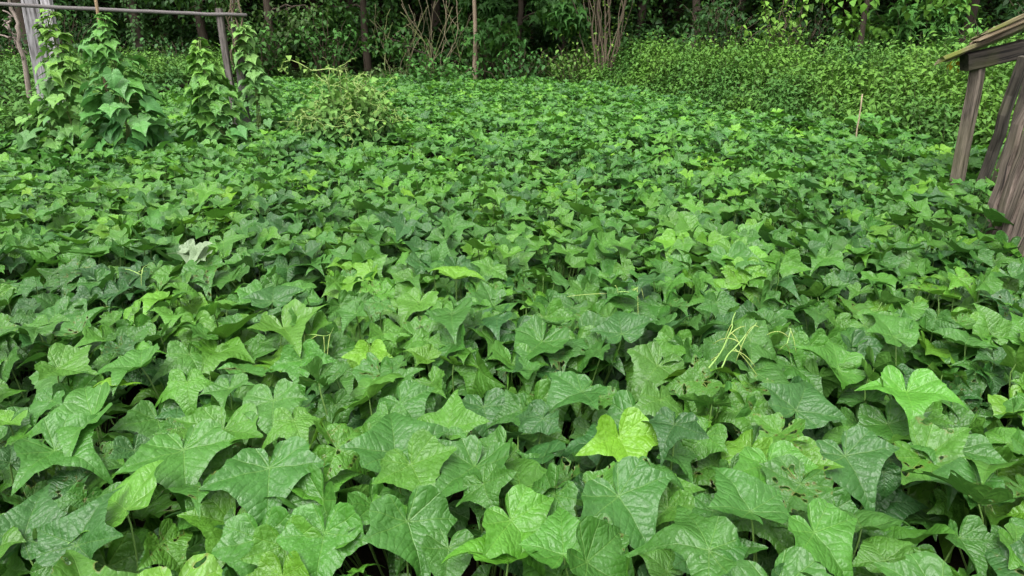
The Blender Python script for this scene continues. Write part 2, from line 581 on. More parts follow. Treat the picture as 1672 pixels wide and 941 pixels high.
# ------------------------------------------------------------------ ground
gx = np.concatenate([np.linspace(-90, -18, 14)[:-1], np.linspace(-18, 18, 91), np.linspace(18, 90, 14)[1:]])
gy = np.concatenate([np.linspace(-60, -2, 12)[:-1], np.linspace(-2, 30, 81), np.linspace(30, 90, 14)[1:]])
GX, GY = np.meshgrid(gx, gy)
GZ = ground_z(GX, GY)
acc = Acc()
nx = len(gx)
ii, jj = np.meshgrid(np.arange(len(gy) - 1), np.arange(nx - 1), indexing='ij')
q = np.stack([ii * nx + jj, ii * nx + jj + 1, (ii + 1) * nx + jj + 1, (ii + 1) * nx + jj], -1).reshape(-1)
acc.add(np.stack([GX.ravel(), GY.ravel(), GZ.ravel()], 1), q, np.full(len(q) // 4, 4), ONE)
tag(acc.build("ground", SOIL), kind="structure")

# ------------------------------------------------------------------ the sweet potato field
# the shed's plank wall stands on the line WALL_A - WALL_B; nothing grows behind it
WALL_A, WALL_B = np.array([2.83, 4.15]), np.array([2.36, 2.86])


def behind_wall(x, y):
    d = WALL_B - WALL_A
    side = (x - WALL_A[0]) * d[1] - (y - WALL_A[1]) * d[0]
    return (side < -0.02) & (y < 4.3) & (y > 2.75) & (x < 3.6)


HOLES = [(745, 712, .13), (470, 665, .10), (1590, 655, .08), (250, 665, .09), (1010, 655, .06), (30, 660, .12), (1250, 470, .10), (640, 460, .09), (1345, 340, .15),
         (1490, 345, .15), (415, 480, .08), (900, 450, .10), (1130, 215, .2), (860, 200, .18), (720, 275, .2), (330, 305, .14)]
HOLE_P = np.array([[*on_z(u, v, 0.28)[:2], r] for u, v, r in HOLES])


def scatter(y0, y1, spacing, margin=2.2):
    xs = np.arange(-16, 16, spacing)
    ys = np.arange(y0, y1, spacing * 0.9)
    X, Y = np.meshgrid(xs, ys)
    X = X + rng.uniform(-.5, .5, X.shape) * spacing
    Y = Y + rng.uniform(-.5, .5, Y.shape) * spacing
    x, y = X.ravel(), Y.ravel()
    keep = (np.abs(x) < 0.82 * y + 0.9 + margin) & (y < edge_y(x)) & ~behind_wall(x, y) & (y >= y0) & (y < y1)
    return x[keep], y[keep]


def layer(y0, y1, spacing, dz, keep_p, zj, tilt_mu, tilt_sd):
    x, y = scatter(y0, y1, spacing)
    k = rng.uniform(size=len(x)) < keep_p
    if dz > -0.1:
        inh = np.zeros(len(x), bool)
        for hx, hy, hr in HOLE_P:
            inh |= (np.hypot(x - hx, (y - hy) * 0.8) < hr)
        k &= ~inh
        k &= ~((n_d(x, y) > 0.62) & (rng.uniform(size=len(x)) < .7))
    x, y = x[k], y[k]
    z = canopy(x, y) + dz + rng.normal(0, zj, len(x))
    open_side = rng.uniform(size=len(x)) < .58               # the leaves lie like shingles, most tips to the open south side
    az = np.where(open_side, np.pi + rng.normal(0, .75, len(x)) + .5 * n_c(x * 1.3, y * 1.3), rng.uniform(0, 2 * np.pi, len(x)))
    pitch = np.where(open_side, rng.normal(.33, .27, len(x)), rng.normal(tilt_mu, tilt_sd, len(x)))
    roll = rng.normal(0, 0.28, len(x))
    L = np.clip(rng.normal(0.094, 0.021, len(x)), 0.045, 0.14)
    L = L * (.96 - .29 * sstep(1.7, 5.0, y) - .10 * sstep(6, 12, y))
    c = leaf_colours(len(x), x, y) * (1 + .24 * sstep(3, 7, y))[:, None]      # far field's brightness put into the leaf colour, lighter with distance
    return dict(x=x, y=y, z=z, az=az, pitch=pitch, roll=roll, L=L, c=c, dz=np.full(len(x), dz))


def cat(*ls):
    return {k: np.concatenate([l[k] for l in ls]) for k in ls[0]}


NEAR = 3.0
near = cat(layer(0.55, 1.8, .106, 0.0, .95, .034, .22, .38), layer(1.8, NEAR, .090, 0.0, .93, .034, .18, .38),
           layer(0.55, 1.8, .118, -.085, .88, .03, .35, .3), layer(1.8, NEAR, .110, -.08, .88, .03, .3, .3),
           layer(0.55, 1.8, .14, -.16, .8, .03, .4, .3))
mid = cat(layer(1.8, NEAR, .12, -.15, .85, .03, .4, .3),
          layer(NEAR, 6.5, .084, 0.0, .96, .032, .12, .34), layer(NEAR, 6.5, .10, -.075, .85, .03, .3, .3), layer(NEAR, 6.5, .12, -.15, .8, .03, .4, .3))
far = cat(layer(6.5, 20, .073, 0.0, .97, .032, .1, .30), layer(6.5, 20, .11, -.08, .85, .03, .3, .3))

T_HI = [leaf_template(A_HI, (.14, .28, .42, .56, .7, .82, .92, 1), np.random.default_rng(100 + i), lobing=[.9, .7, .4, 1.1, .8, .2, 1.0, .6][i % 8]) for i in range(32)]
T_MID = [leaf_template(A_MID, (.3, .55, .8, 1), np.random.default_rng(200 + i), lobing=[1.1, .9, .8, 1.2, .5, 1.1][i % 6], cup=[.1, .35, .5, .25, .45, .05][i % 6], droop=[.1, .5, .3, .0][i % 4]) for i in range(24)]
T_LOW = [leaf_template(A_LOW, (.55, 1), np.random.default_rng(300 + i), lobing=[1.2, .9, 1.1][i % 3], cup=[.1, .4, .5, .25][i % 4], droop=[.1, .4, .0][i % 3]) for i in range(16)]


def petiole(acc, p, az, L, zg, target=None, col=PETI, sides=5, n=6, r0=0.0021):
    """from the leaf's base down to the vine"""
    out = np.array([math.sin(az), math.cos(az), 0]) * -1
    if target is None:
        target = p + np.array([out[0] * .05 + rng.normal(0, .03), out[1] * .05 + rng.normal(0, .03), 0])
    t = np.linspace(0, 1, n)[:, None]
    a = np.array([p[0], p[1], p[2] - 0.001])
    b = np.array([target[0], target[1], zg])
    c1 = a + out * L * 0.22 + np.array([0, 0, -0.03])
    c2 = np.array([b[0] * .6 + a[0] * .4, b[1] * .6 + a[1] * .4, zg + (a[2] - zg) * .45])
    pts = (1 - t) ** 3 * a + 3 * (1 - t) ** 2 * t * c1 + 3 * (1 - t) * t * t * c2 + t ** 3 * b
    acc.tube(pts, np.linspace(r0, r0 * 1.35, n), col, sides, cap=False)


def add_field(acc, d, T, pet):
    n = len(d["x"])
    P = np.stack([d["x"], d["y"], d["z"]], 1)
    M = frames(d["az"], d["pitch"], d["roll"]) * d["L"][:, None, None]
    ti = rng.integers(0, len(T), n)
    for t in range(len(T)):
        m = ti == t
        acc.inst(T[t], M[m], P[m], d["c"][m])
    if pet:
        for i in np.nonzero(d["dz"] > -.14)[0]:
            petiole(acc, P[i], d["az"][i], d["L"][i], 0.0, sides=3, n=4, r0=.0024)


fa = Acc()
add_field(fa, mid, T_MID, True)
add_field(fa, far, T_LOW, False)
_P = np.stack([near["x"], near["y"], near["z"]], 1)
_u, _v, _d = project(_P)
near_seen = (_d > .1) & (_u > -160) & (_u < 1832) & (_v < 1090)
add_field(fa, {k: v[~near_seen] for k, v in near.items()}, T_MID, False)
near = {k: v[near_seen] for k, v in near.items()}
o = fa.build("sweet_potato_foliage", LEAF)
tag(o, "dense carpet of green sweet potato leaves covering the field out to the weeds", "ground cover", kind="stuff")

# --- the nearest plants, one thing each, every leaf a part
HERO = [  # u, v, z above canopy, tip azimuth (deg, 0 away, 180 to camera, 90 left), pitch deg, roll deg, L, colour, kind
    (1012, 715, .07, 195, 30, 0, .135, (.125, .30, .022), "cup"), (745, 455, .06, 350, -8, 6, .125, (.115, .28, .025), "cup"),
    (603, 578, .05, 175, 38, -5, .10, (.13, .31, .03), "cup"), (492, 588, .04, 190, 35, 8, .125, (.055, .19, .03), "cup"),
    (314, 416, .13, 190, 12, 12, .115, (.22, .30, .19), "pale"), (334, 419, .13, 130, 20, -10, .10, (.19, .27, .16), "pale"), (304, 412, .14, 280, 5, 10, .08, (.20, .28, .17), "pale"), (445, 492, .05, 20, -22, 0, .135, (.034, .115, .04), "flat"),
    (665, 852, .04, 205, 30, -8, .15, (.045, .15, .035), "heart"), (835, 850, .04, 230, 25, 6, .135, (.075, .23, .035), "flat"),
    (1010, 810, .05, 215, 20, 10, .16, (.04, .14, .03), "flat"), (645, 740, .05, 20, -25, 5, .16, (.042, .145, .036), "flat"),
    (38, 880, .05, 12, -38, 10, .13, (.034, .115, .035), "flat"), (125, 890, .05, 352, -42, -6, .13, (.028, .095, .03), "flat"),
    (205, 832, .05, 60, 5, -14, .145, (.085, .24, .035), "flat"), (440, 765, .05, 200, 22, 0, .17, (.042, .15, .038), "flat"),
    (425, 880, .02, 190, 24, 5, .14, (.05, .17, .028), "heart"), (530, 870, .03, 180, 26, 0, .14, (.055, .19, .028), "heart"),
    (1225, 835, .04, 20, -20, 10, .14, (.045, .155, .032), "heart"), (1330, 870, .03, 215, 22, 0, .14, (.06, .2, .035), "flat"),
    (1480, 640, .06, 160, 10, 0, .15, (.075, .25, .035), "cup"), (1300, 670, .05, 330, -28, 20, .14, (.028, .1, .034), "flat"),
    (1460, 550, .06, 20, -28, 5, .15, (.055, .175, .035), "flat"), (1255, 760, .04, 190, 22, 0, .14, (.065, .21, .035), "flat"),
    (1150, 900, .02, 200, 20, 0, .13, (.04, .15, .03), "heart"), (830, 915, .02, 10, 5, 0, .13, (.075, .24, .02), "cup"),
    (920, 905, .03, 0, -20, 0, .12, (.06, .2, .03), "heart"), (1215, 425, .07, 170, 8, 0, .14, (.10, .28, .03), "cup"),
    (1380, 745, .04, 195, 18, 12, .16, (.035, .12, .034), "flat"), (1015, 545, .05, 10, -28, -8, .13, (.028, .1, .036), "flat"),
    (1225, 555, .08, 250, 20, 25, .12, (.05, .15, .05), "flat"), (300, 735, .05, 210, 18, 0, .17, (.055, .18, .04), "flat"),
    (790, 665, .01, 200, 26, 0, .13, (.024, .08, .034), "flat"), (655, 660, .05, 230, 18, 10, .13, (.045, .155, .035), "flat"),
    (1560, 735, .05, 160, 20, 0, .14, (.045, .15, .035), "flat"), (950, 640, .05, 120, 10, 0, .14, (.04, .14, .036), "flat"),
    (150, 680, .05, 110, 8, -10, .17, (.055, .18, .03), "cup"), (90, 735, .04, 250, 10, 10, .16, (.05, .17, .034), "cup"),
    (230, 600, .05, 100, 5, 0, .15, (.055, .18, .035), "cup"), (1600, 800, .03, 60, 0, 0, .14, (.04, .135, .034), "flat"),
]
hx, hy, hz, haz, hpi, hro, hL, hc, hk = [], [], [], [], [], [], [], [], []
for u, v, dz, az, pi_, ro, L, c, k in HERO:
    p = on_z(u, v, CANOPY)
    z = float(canopy(p[0], p[1])) + dz
    p = on_z(u, v, z)
    hx.append(p[0]); hy.append(p[1]); hz.append(z); haz.append(R(-az)); hpi.append(R(pi_)); hro.append(R(ro)); hL.append(L * .80); hc.append((max(c[0] * 1.12, .038), max(c[1] * 1.12, .132), min(c[2] * .8, .023) if k != "pale" else c[2])); hk.append(k)
hx, hy, hz = map(np.array, (hx, hy, hz))
# thin the top layer right around a hero leaf
kill = np.zeros(len(near["x"]), bool)
for i in range(len(hx)):
    kill |= (np.hypot(near["x"] - hx[i], near["y"] - hy[i]) < hL[i] * .62) & (near["dz"] > -.05)
near = {k: v[~kill] for k, v in near.items()}

# plant centres
px, py = scatter(0.6, NEAR + .25, 0.42, .5)
K_ = len(px)
ids = np.arange(len(near["x"]))
owner = np.argmin(np.hypot(near["x"][:, None] - px[None], near["y"][:, None] - py[None]), axis=1)
howner = np.argmin(np.hypot(hx[:, None] - px[None], hy[:, None] - py[None]), axis=1)
NP_ = np.stack([near["x"], near["y"], near["z"]], 1)
NM = frames(near["az"], near["pitch"], near["roll"]) * near["L"][:, None, None]
HM = frames(haz, hpi, hro) * np.array(hL)[:, None, None]
pu, pv, pd = project(NP_)
in_view = (pd > .1) & (pu > -160) & (pu < 1832) & (pv < 1090)
T_HERO = {"cup": leaf_template(A_HI, (.14, .28, .42, .56, .7, .82, .92, 1), np.random.default_rng(901), 1.05, cup=.33, fold=.1, droop=.5),
          "flat": leaf_template(A_HI, (.14, .28, .42, .56, .7, .82, .92, 1), np.random.default_rng(902), .9, cup=.02, fold=.22, droop=.3),
          "heart": leaf_template(A_HI, (.14, .28, .42, .56, .7, .82, .92, 1), np.random.default_rng(903), .45, cup=.05, fold=.2, droop=.35),
          "pale": leaf_template(A_HI, (.14, .28, .42, .56, .7, .82, .92, 1), np.random.default_rng(904), .9, cup=.22, fold=.35, droop=.3, twist=.25)}
HERO_WORDS = {0: "a bright yellow-green leaf in the near middle", 1: "one upright lime-green leaf just left of centre", 4: "a few pale grey-green leaves turned over among the green",
              8: "one broad heart-shaped leaf near the bottom edge", 12: "two dark pointed leaves standing in the bottom left corner", 27: "a raised light green leaf in mid field on the right"}
used = {}
plants = []
spare = Acc()
n_parts = 0
for k in range(K_):
    mine = np.nonzero((owner == k) & in_view)[0]
    hm = np.nonzero(howner == k)[0]
    if len(mine) + len(hm) < 3:
        continue
    base = np.array([px[k], py[k], 0.0])
    root = thing("sweet_potato_plant", base, "sweet potato plant", "plant", "sweet potato plants at the near end of the field")
    crown = base + np.array([0, 0, .02])
    for src, idx in (("n", mine), ("h", hm)):
        for i in idx:
            if src == "n":
                P, M, c, az, L = NP_[i], NM[i], near["c"][i], near["az"][i], near["L"][i]
                T = T_HI[rng.integers(0, len(T_HI))]
                top = near["dz"][i] > -.12
            else:
                P, M, c, az, L = np.array([hx[i], hy[i], hz[i]]), HM[i], np.array(hc[i]), haz[i], hL[i]
                T = T_HERO[hk[i]]
                top = True
            a = Acc()
            a.inst(T, M[None], P[None], np.array(c)[None])
            lf = part(a, "leaf", CHEWED if (src == "n" and rng.uniform() < .17) else LEAF, root)
            n_parts += 1
            if top:
                a = Acc()
                tgt = P * .55 + crown * .45
                petiole(a, P, az, L, 0.015, target=tgt, col=PETI * rng.uniform(.7, 1.2))
                pt = part(a, "petiole", STEM, root)
                pt.parent = lf
    plants.append((root, k, mine, hm))

# each plant's own label: its colour and where in the photograph it stands
def tone(c):
    g, ratio = c[1], c[0] / c[1]
    if g < .125: return "dark green"
    if g < .165: return "deep green"
    if g < .21: return "mid green"
    return "light green"


for root, k, mine, hm in plants:
    cols = near["c"][mine[near["dz"][mine] > -.05]] if len(mine) else np.zeros((0, 3))
    allc = np.concatenate([cols] + ([np.array(hc)[hm]] if len(hm) else []))
    t = tone(np.median(allc, axis=0)) if len(allc) else "dark green"
    u, v, _ = project(np.array([[px[k], py[k], CANOPY]]))
    pc, pr = int(round(u[0] / 16.72)), int(round((941 - v[0]) / 9.41))
    where = f"{pc} percent across and {max(pr, 0)} percent up the photo"
    if pc < 1: where = f"cut by the left edge, {max(pr, 0)} percent up the photo"
    elif pc > 99: where = f"cut by the right edge, {max(pr, 0)} percent up the photo"
    if pr < 1: where = f"cut by the bottom edge, {min(max(pc, 0), 100)} percent across the photo"
    lab = f"{t} sweet potato plant, {where}"
    for h in hm:
        if h in HERO_WORDS:
            lab = f"sweet potato plant with {HERO_WORDS[h]}"
    n = 1
    while lab in used:
        lab = lab.replace("sweet potato plant", "leafy sweet potato plant", 1) if n == 1 else lab + " again"
        n += 1
    used[lab] = 1
    root["label"] = lab

# bare yellowish runners tangled over the leaves on the right
def runner(name, pts_px, dz, rad, label, side=4, seed=0):
    r = np.random.default_rng(seed)
    P = []
    for u, v, h in pts_px:
        p = on_z(u, v, CANOPY + h)
        P.append([p[0], p[1], float(canopy(p[0], p[1])) + h + dz])
    P = np.array(P)
    t = np.linspace(0, len(P) - 1, 6 * len(P))
    pts = np.stack([np.interp(t, np.arange(len(P)), P[:, i]) for i in range(3)], 1)
    for _ in range(3):
        pts[1:-1] = (pts[:-2] + pts[1:-1] * 2 + pts[2:]) / 4
    wv = np.arange(len(pts))
    pts += np.stack([.006 * np.sin(wv * .5 + seed), .006 * np.cos(wv * .42 + seed), .006 * np.sin(wv * .6)], 1)
    a = Acc()
    a.tube(pts, np.linspace(rad, rad * .6, len(pts)), np.array([.19, .32, .07]), 6)
    root = thing(name, pts[0], label, "vine")
    part(a, "stem", STEM, root)
    a = Acc()
    for k in range(side):
        i = r.integers(4, len(pts) - 4)
        b = pts[i] + np.array([r.normal(0, .07), r.normal(0, .07), r.uniform(-.1, .03)])
        m = (pts[i] + b) / 2 + np.array([0, 0, r.uniform(.005, .04)])
        tt = np.linspace(0, 1, 7)[:, None]
        a.tube((1 - tt) ** 2 * pts[i] + 2 * tt * (1 - tt) * m + tt ** 2 * b, np.linspace(rad * .6, rad * .4, 7), np.array([.28, .36, .09]), 5)
    part(a, "shoot", STEM, root)
    return root


runner("bare_vine", [(1150, 642, .04), (1180, 605, .06), (1190, 570, .09), (1196, 550, .12)], .03, .0026, "pale yellow vine with a forked upright tip poking out of the leaves", 5, 1)
runner("bare_vine", [(1170, 640, .03), (1195, 608, .06), (1215, 585, .09), (1228, 572, .11)], .03, .0024, "pale yellow vine rising to a drooping grey-green leaf on the right", 5, 2)
runner("bare_vine", [(1060, 480, .02), (1030, 492, .05), (1005, 490, .05), (985, 486, .02)], .02, .0022, "pale dry vine looping in a gap right of the lime-green leaf", 6, 3)
runner("bare_vine", [(205, 455, .02), (232, 462, .04), (248, 448, .05)], .02, .0022, "short pale vine showing left of the whitish overturned leaf", 3, 4)

runner("bare_vine", [(480, 560, .0), (500, 548, .03), (525, 552, .04), (548, 545, .02)], .02, .0022, "thin vine crossing a gap between leaves, left of the near middle", 4, 5)
runner("bare_vine", [(1265, 610, .0), (1285, 590, .05), (1282, 570, .08)], .03, .0022, "short thin vine just right of the forked pale vine", 3, 7)

# ------------------------------------------------------------------ small-leaved plants
S_WEED = [simple_leaf("lance", f, dr, w, 3) for f, dr, w in ((.3, .3, .24), (.2, .5, .28), (.4, .15, .30), (.1, .6, .25))]
S_TREE = [simple_leaf("oval", f, dr, w, 2) for f, dr, w in ((.3, .2, .3), (.15, .4, .33), (.35, .3, .27))]
S_ROUND = [simple_leaf("round", f, dr, w, 3) for f, dr, w in ((.2, .25, .36), (.3, .4, .4), (.1, .15, .34))]
S_MAPLE = [leaf_template(A_MID, (.5, 1), np.random.default_rng(400 + i), 1.1, cup=.1, droop=.5) for i in range(3)]


def put_leaves(acc, T, P, az, pitch, roll, L, cols):
    P, az, pitch, roll, L = map(np.asarray, (P, az, pitch, roll, L))
    if len(P) == 0: return
    M = frames(az, pitch, roll) * L[:, None, None]
    ti = rng.integers(0, len(T), len(P))
    for t in range(len(T)):
        m = ti == t
        acc.inst(T[t], M[m], P[m], cols[m])


def weeds(name, x, y, h, leaves, size, cols, label, lean=.18, T=S_WEED, stemcol=(.09, .13, .04), stem_every=4):
    acc, sa = Acc(), Acc()
    n = len(x)
    g = ground_z(x, y)
    la = rng.uniform(0, 2 * np.pi, n)
    le = rng.uniform(0, lean, n) * h
    t = np.sort(rng.uniform(.25, 1.0, (n, leaves)), axis=1)
    X = x[:, None] + np.sin(la)[:, None] * le[:, None] * t ** 2
    Y = y[:, None] + np.cos(la)[:, None] * le[:, None] * t ** 2
    Z = g[:, None] + h[:, None] * t
    az = (np.arange(leaves)[None] * 2.4 + rng.uniform(0, 6.3, (n, 1)) + rng.normal(0, .4, (n, leaves)))
    pitch = rng.normal(.15, .35, (n, leaves)) - .5 * (t > .93)
    L = size * rng.uniform(.6, 1.25, (n, leaves)) * (1.12 - .5 * t ** 3)
    cc = np.repeat(cols, leaves, axis=0) * rng.uniform(.92, 1.08, (n * leaves, 1))
    put_leaves(acc, T, np.stack([X, Y, Z], -1).reshape(-1, 3), az.ravel(), pitch.ravel(), rng.normal(0, .35, n * leaves), L.ravel(), cc)
    for i in range(0, n, stem_every):
        tt = np.linspace(0, 1, 4)
        acc.tube(np.stack([x[i] + np.sin(la[i]) * le[i] * tt ** 2, y[i] + np.cos(la[i]) * le[i] * tt ** 2, g[i] + h[i] * tt], 1), np.linspace(.006, .002, 4), np.array(stemcol), 3, cap=False)
    return tag(acc.build(name, FOL), label, "weeds", kind="stuff")


def region(n, x0, x1, y0, y1, f):
    x, y = rng.uniform(x0, x1, n), rng.uniform(y0, y1, n)
    k = f(x, y)
    return x[k], y[k]


n_w1, n_w2 = make_noise(31, 1.4), make_noise(32, 4.0)


def weed_cols(x, y, dark, light):
    k = np.clip(.5 + .75 * n_w1(x, y) + .5 * n_w2(x, y) + rng.normal(0, .07, len(x)), 0, 1)[:, None]
    return np.array(dark) * (1 - k) + np.array(light) * k


# right bank
x, y = region(14500, 0.9, 11, 6, 17, lambda x, y: (y > edge_y(x) + .12 + .15 * n_w1(x * 2, y * 2)) & (y < edge_y(x) + 6.5) & (x < .86 * y + 1) & (rng.uniform(size=len(x)) < np.where(y < edge_y(x) + 3, 1, .6)))
h = (.58 + .16 * sstep(1, 4, y - edge_y(x)) + .13 * n_w1(x * 1.3, y * 1.3) + .06 * n_w2(x, y)) * sstep(-.15, .30, y - edge_y(x)) * rng.uniform(.75, 1.15, len(x)) + .08
h = np.where(rng.uniform(size=len(x)) < .04, h * 1.35, h)
weeds("weed_bank", x, y, h, 14, .094, weed_cols(x, y, (.058, .158, .028), (.110, .240, .030)), "bank of tall light green weeds along the right side of the field")
# back verge
x, y = region(4200, -5.5, 3.2, 12, 18.5, lambda x, y: (y > edge_y(x) + .15) & (x < 3.0 + .2 * n_w1(x, y)))
h = (.40 + .13 * n_w1(x, y)) * rng.uniform(.7, 1.2, len(x)) * sstep(-.4, .6, y - edge_y(x)) + .05
weeds("verge_weeds", x, y, h, 11, .10, weed_cols(x, y, (.035, .085, .022), (.085, .15, .03)), "low rough weeds at the foot of the trees behind the field")
# left back
x, y = region(7000, -15, -3.6, 6.5, 18.5, lambda x, y: (y > edge_y(x) + .12) & (x > -.9 * y - 1.5) & ((y > 12) | (x < -4.6)) & (x < -4.6 + (y - 10) * .02))
h = (.48 + .42 * sstep(11, 9, y) + .12 * n_w1(x, y)) * rng.uniform(.7, 1.2, len(x)) * sstep(-.4, .6, y - edge_y(x)) + .05
weeds("weed_patch", x, y, h, 11, .10, weed_cols(x, y, (.05, .14, .03), (.11, .24, .035)), "tangle of narrow leaved weeds at the left edge behind the trellis")

x, y = region(130, -5.75, -4.55, 6.95, 7.42, lambda x, y: x < 9)
weeds("weed_clump", x, y, rng.uniform(.55, .95, len(x)), 13, .11, weed_cols(x, y, (.05, .14, .03), (.11, .24, .035)), "clump of leafy weeds hiding the foot of the grey plank posts")

# ------------------------------------------------------------------ trees and shrubs
def limb(p0, p1, bend, n=8, r=None, wob=.02):
    r = r or rng
    t = np.linspace(0, 1, n)[:, None]
    p0, p1 = np.asarray(p0, float), np.asarray(p1, float)
    m = (p0 + p1) / 2 + np.asarray(bend, float)
    pts = (1 - t) ** 2 * p0 + 2 * t * (1 - t) * m + t ** 2 * p1
    w = np.linalg.norm(p1 - p0) * wob
    pts[1:-1] += r.normal(0, w, (n - 2, 3))
    return pts


def clump_leaves(acc, centres, radii, per, T, size, col, flat=.6):
    for c, rd in zip(centres, radii):
        n = int(per)
        v = rng.normal(0, 1, (n, 3))
        v /= np.linalg.norm(v, axis=1)[:, None] + 1e-6
        v *= (rng.uniform(.1, 1, (n, 1)) ** .5) * rd
        v[:, 2] *= flat
        P = c + v
        az = np.arctan2(v[:, 0], v[:, 1]) + rng.normal(0, .7, n)
        cols = .74 * col * rng.uniform(.75, 1.25, (n, 1)) * rng.uniform(.8, 1.2)  # leading factor darkens all crown leaves: the wood's shade put into their colour
        put_leaves(acc, T, P, az, rng.normal(.45, .35, n), rng.normal(0, .35, n), size * rng.uniform(.7, 1.25, n), cols)


def tree(name, x, y, label, h=7.0, r=.09, low=1.6, spread=2.2, nl=11, col=(.032, .10, .018), size=.12, per=64, lean=(0, 0), T=S_TREE, bark=(.42, .38, .33),
         group="trees at the edge of the wood", droop=0.0, trunk_visible=True, ivy=0):
    g = float(ground_z(x, y))
    base = np.array([x, y, g])
    root = thing(name, base, label, "tree", group)
    top = base + np.array([lean[0], lean[1], h])
    tr = limb(base - np.array([0, 0, .15]), top, (rng.normal(0, .06), rng.normal(0, .06), 0), 12, wob=.003)
    a = Acc()
    a.tube(tr, np.linspace(r, r * .25, 12) * (1 + .25 * np.exp(-np.linspace(0, 12, 12))), np.array(bark), 10)
    cents, rads = [], []
    br = Acc()
    for i in range(nl):
        f = (low + (h - low) * (i + rng.uniform(.1, .9)) / nl) / h
        f = min(max(f, .05), .97)
        k = f * 11
        p = np.array([np.interp(k, np.arange(12), tr[:, j]) for j in range(3)])
        aa = i * 2.4 + rng.uniform(-.5, .5)
        ln = spread * (1 - .55 * f) * rng.uniform(.7, 1.15)
        e = p + np.array([math.sin(aa) * ln, math.cos(aa) * ln, ln * (rng.uniform(.0, .35) - droop)])
        pts = limb(p, e, (0, 0, ln * .15), 8)
        br.tube(pts, np.linspace(r * .32, r * .08, 8), np.array(bark), 5, cap=False)
        for q in range(5):
            s = rng.uniform(.35, 1.0)
            c = np.array([np.interp(s * 7, np.arange(8), pts[:, j]) for j in range(3)])
            sub = c + np.array([rng.normal(0, .3 * ln * .6), rng.normal(0, .3 * ln * .6), rng.normal(-.05 - droop * .4, .22)])
            br.tube(limb(c, sub, (0, 0, .03), 4), np.linspace(r * .1, .004, 4), np.array(bark), 3, cap=False)
            cents.append(sub); rads.append(ln * rng.uniform(.2, .38))
    part(a, "trunk", BARK, root)
    part(br, "branches", BARK, root)
    c = Acc()
    clump_leaves(c, cents, rads, per, T, size, np.array(col))
    part(c, "crown", FOL, root)
    if ivy:
        iv = Acc()
        n = ivy
        t = rng.uniform(0.02, .42, n)
        P = np.stack([np.interp(t * 11, np.arange(12), tr[:, j]) for j in range(3)], 1)
        aa = rng.uniform(0, 6.3, n)
        rr = r * 1.1 + rng.uniform(0, .08, n)
        P[:, 0] += np.sin(aa) * rr; P[:, 1] += np.cos(aa) * rr
        put_leaves(iv, S_ROUND, P, aa, rng.normal(.9, .3, n), rng.normal(0, .3, n), .09 * rng.uniform(.6, 1.2, n), np.array([.05, .12, .03]) * rng.uniform(.7, 1.2, (n, 1)))
        part(iv, "ivy", FOL, root)
    return root


def shrub(name, x, y, label, h=1.6, rad=.8, stems=14, per=22, size=.11, col=(.04, .11, .025), T=S_TREE, group="shrubs along the foot of the wood", bare=.15, arch=.35, cat_="shrub", stemcol=(.8, .75, .6), z0=None):
    g = float(ground_z(x, y)) if z0 is None else z0
    base = np.array([x, y, g])
    root = thing(name, base, label, cat_, group)
    sa, la = Acc(), Acc()
    for i in range(stems):
        aa = i * 2.4 + rng.uniform(-.4, .4)
        rr = rad * math.sqrt((i + .5) / stems) * rng.uniform(.8, 1.1)
        hh = h * rng.uniform(.65, 1.05) * (1 - .3 * (rr / rad) ** 2)
        b0 = base + np.array([math.sin(aa) * rr * .15, math.cos(aa) * rr * .15, -.05])
        e = base + np.array([math.sin(aa) * rr, math.cos(aa) * rr, hh])
        pts = limb(b0, e, (-math.sin(aa) * rr * .15, -math.cos(aa) * rr * .15, hh * arch * .6), 8)
        sa.tube(pts, np.linspace(.012 * h, .003, 8), np.array(stemcol), 4, cap=False)
        n = per
        t = np.sort(rng.uniform(bare, 1, n))
        P = np.stack([np.interp(t * 7, np.arange(8), pts[:, j]) for j in range(3)], 1)
        # short side shoots carry the leaves in loose sprays
        sh = rng.uniform(0, 2 * np.pi, n)
        so = rng.uniform(.02, .22, n) * rad * (1.2 - .7 * t)
        P = P + np.stack([np.sin(sh) * so, np.cos(sh) * so, rng.normal(.0, .05, n)], 1)
        cc = np.array(col) * rng.uniform(.75, 1.25, (n, 1)) * rng.uniform(.8, 1.2)
        cc = cc * (1 + .35 * (t[:, None] > .85))
        put_leaves(la, T, P, sh + rng.normal(0, .5, n), rng.normal(.35, .35, n), rng.normal(0, .3, n), size * rng.uniform(.65, 1.2, n), cc)
    part(sa, "stems", BARK, root)
    part(la, "foliage", FOL, root)
    return root


def at_u(u, y):
    """ground point seen at photo column u, at distance y"""
    z = .42
    d = y * cp - (z - CAM_H) * sp
    return (u - 836) / F * d, y


# trees whose trunks or crowns can be told apart
x, y = at_u(778, 16.6)
tree("slim_tree", x, y, "slim straight tree with a pale bare trunk in the middle of the wood edge", h=7.5, r=.055, low=2.3, nl=9, bark=(2.1, 1.9, 1.7), lean=(-.12, .1))
x, y = at_u(912, 19.3)
tree("dark_tree", x, y, "dark trunked tree under leaves, between pale trunk and multi-stemmed tree", h=7.5, r=.13, low=2.0, nl=10, col=(.04, .13, .03), bark=(.5, .46, .42), droop=.25)
x, y = at_u(236, 17.5)
tree("ivy_clad_tree", x, y, "ivy clad tree trunk behind the trellis", h=8, r=.13, low=1.3, nl=12, col=(.034, .10, .02), ivy=900)
x, y = at_u(1392, 13.6)
tree("broadleaf_tree", x, y, "bright green broad leaved tree low over the right weed bank", h=5.0, r=.06, low=.9, spread=1.7, nl=11, col=(.15, .36, .04), size=.145, per=30, T=S_ROUND, droop=.05)
x, y = at_u(450, 17.6)
tree("leaning_tree", x, y, "olive green tree with drooping leaves just right of the trellis", h=7, r=.10, low=.9, nl=14, col=(.06, .12, .026), size=.11, per=70, droop=.3)
x, y = at_u(1130, 17.8)
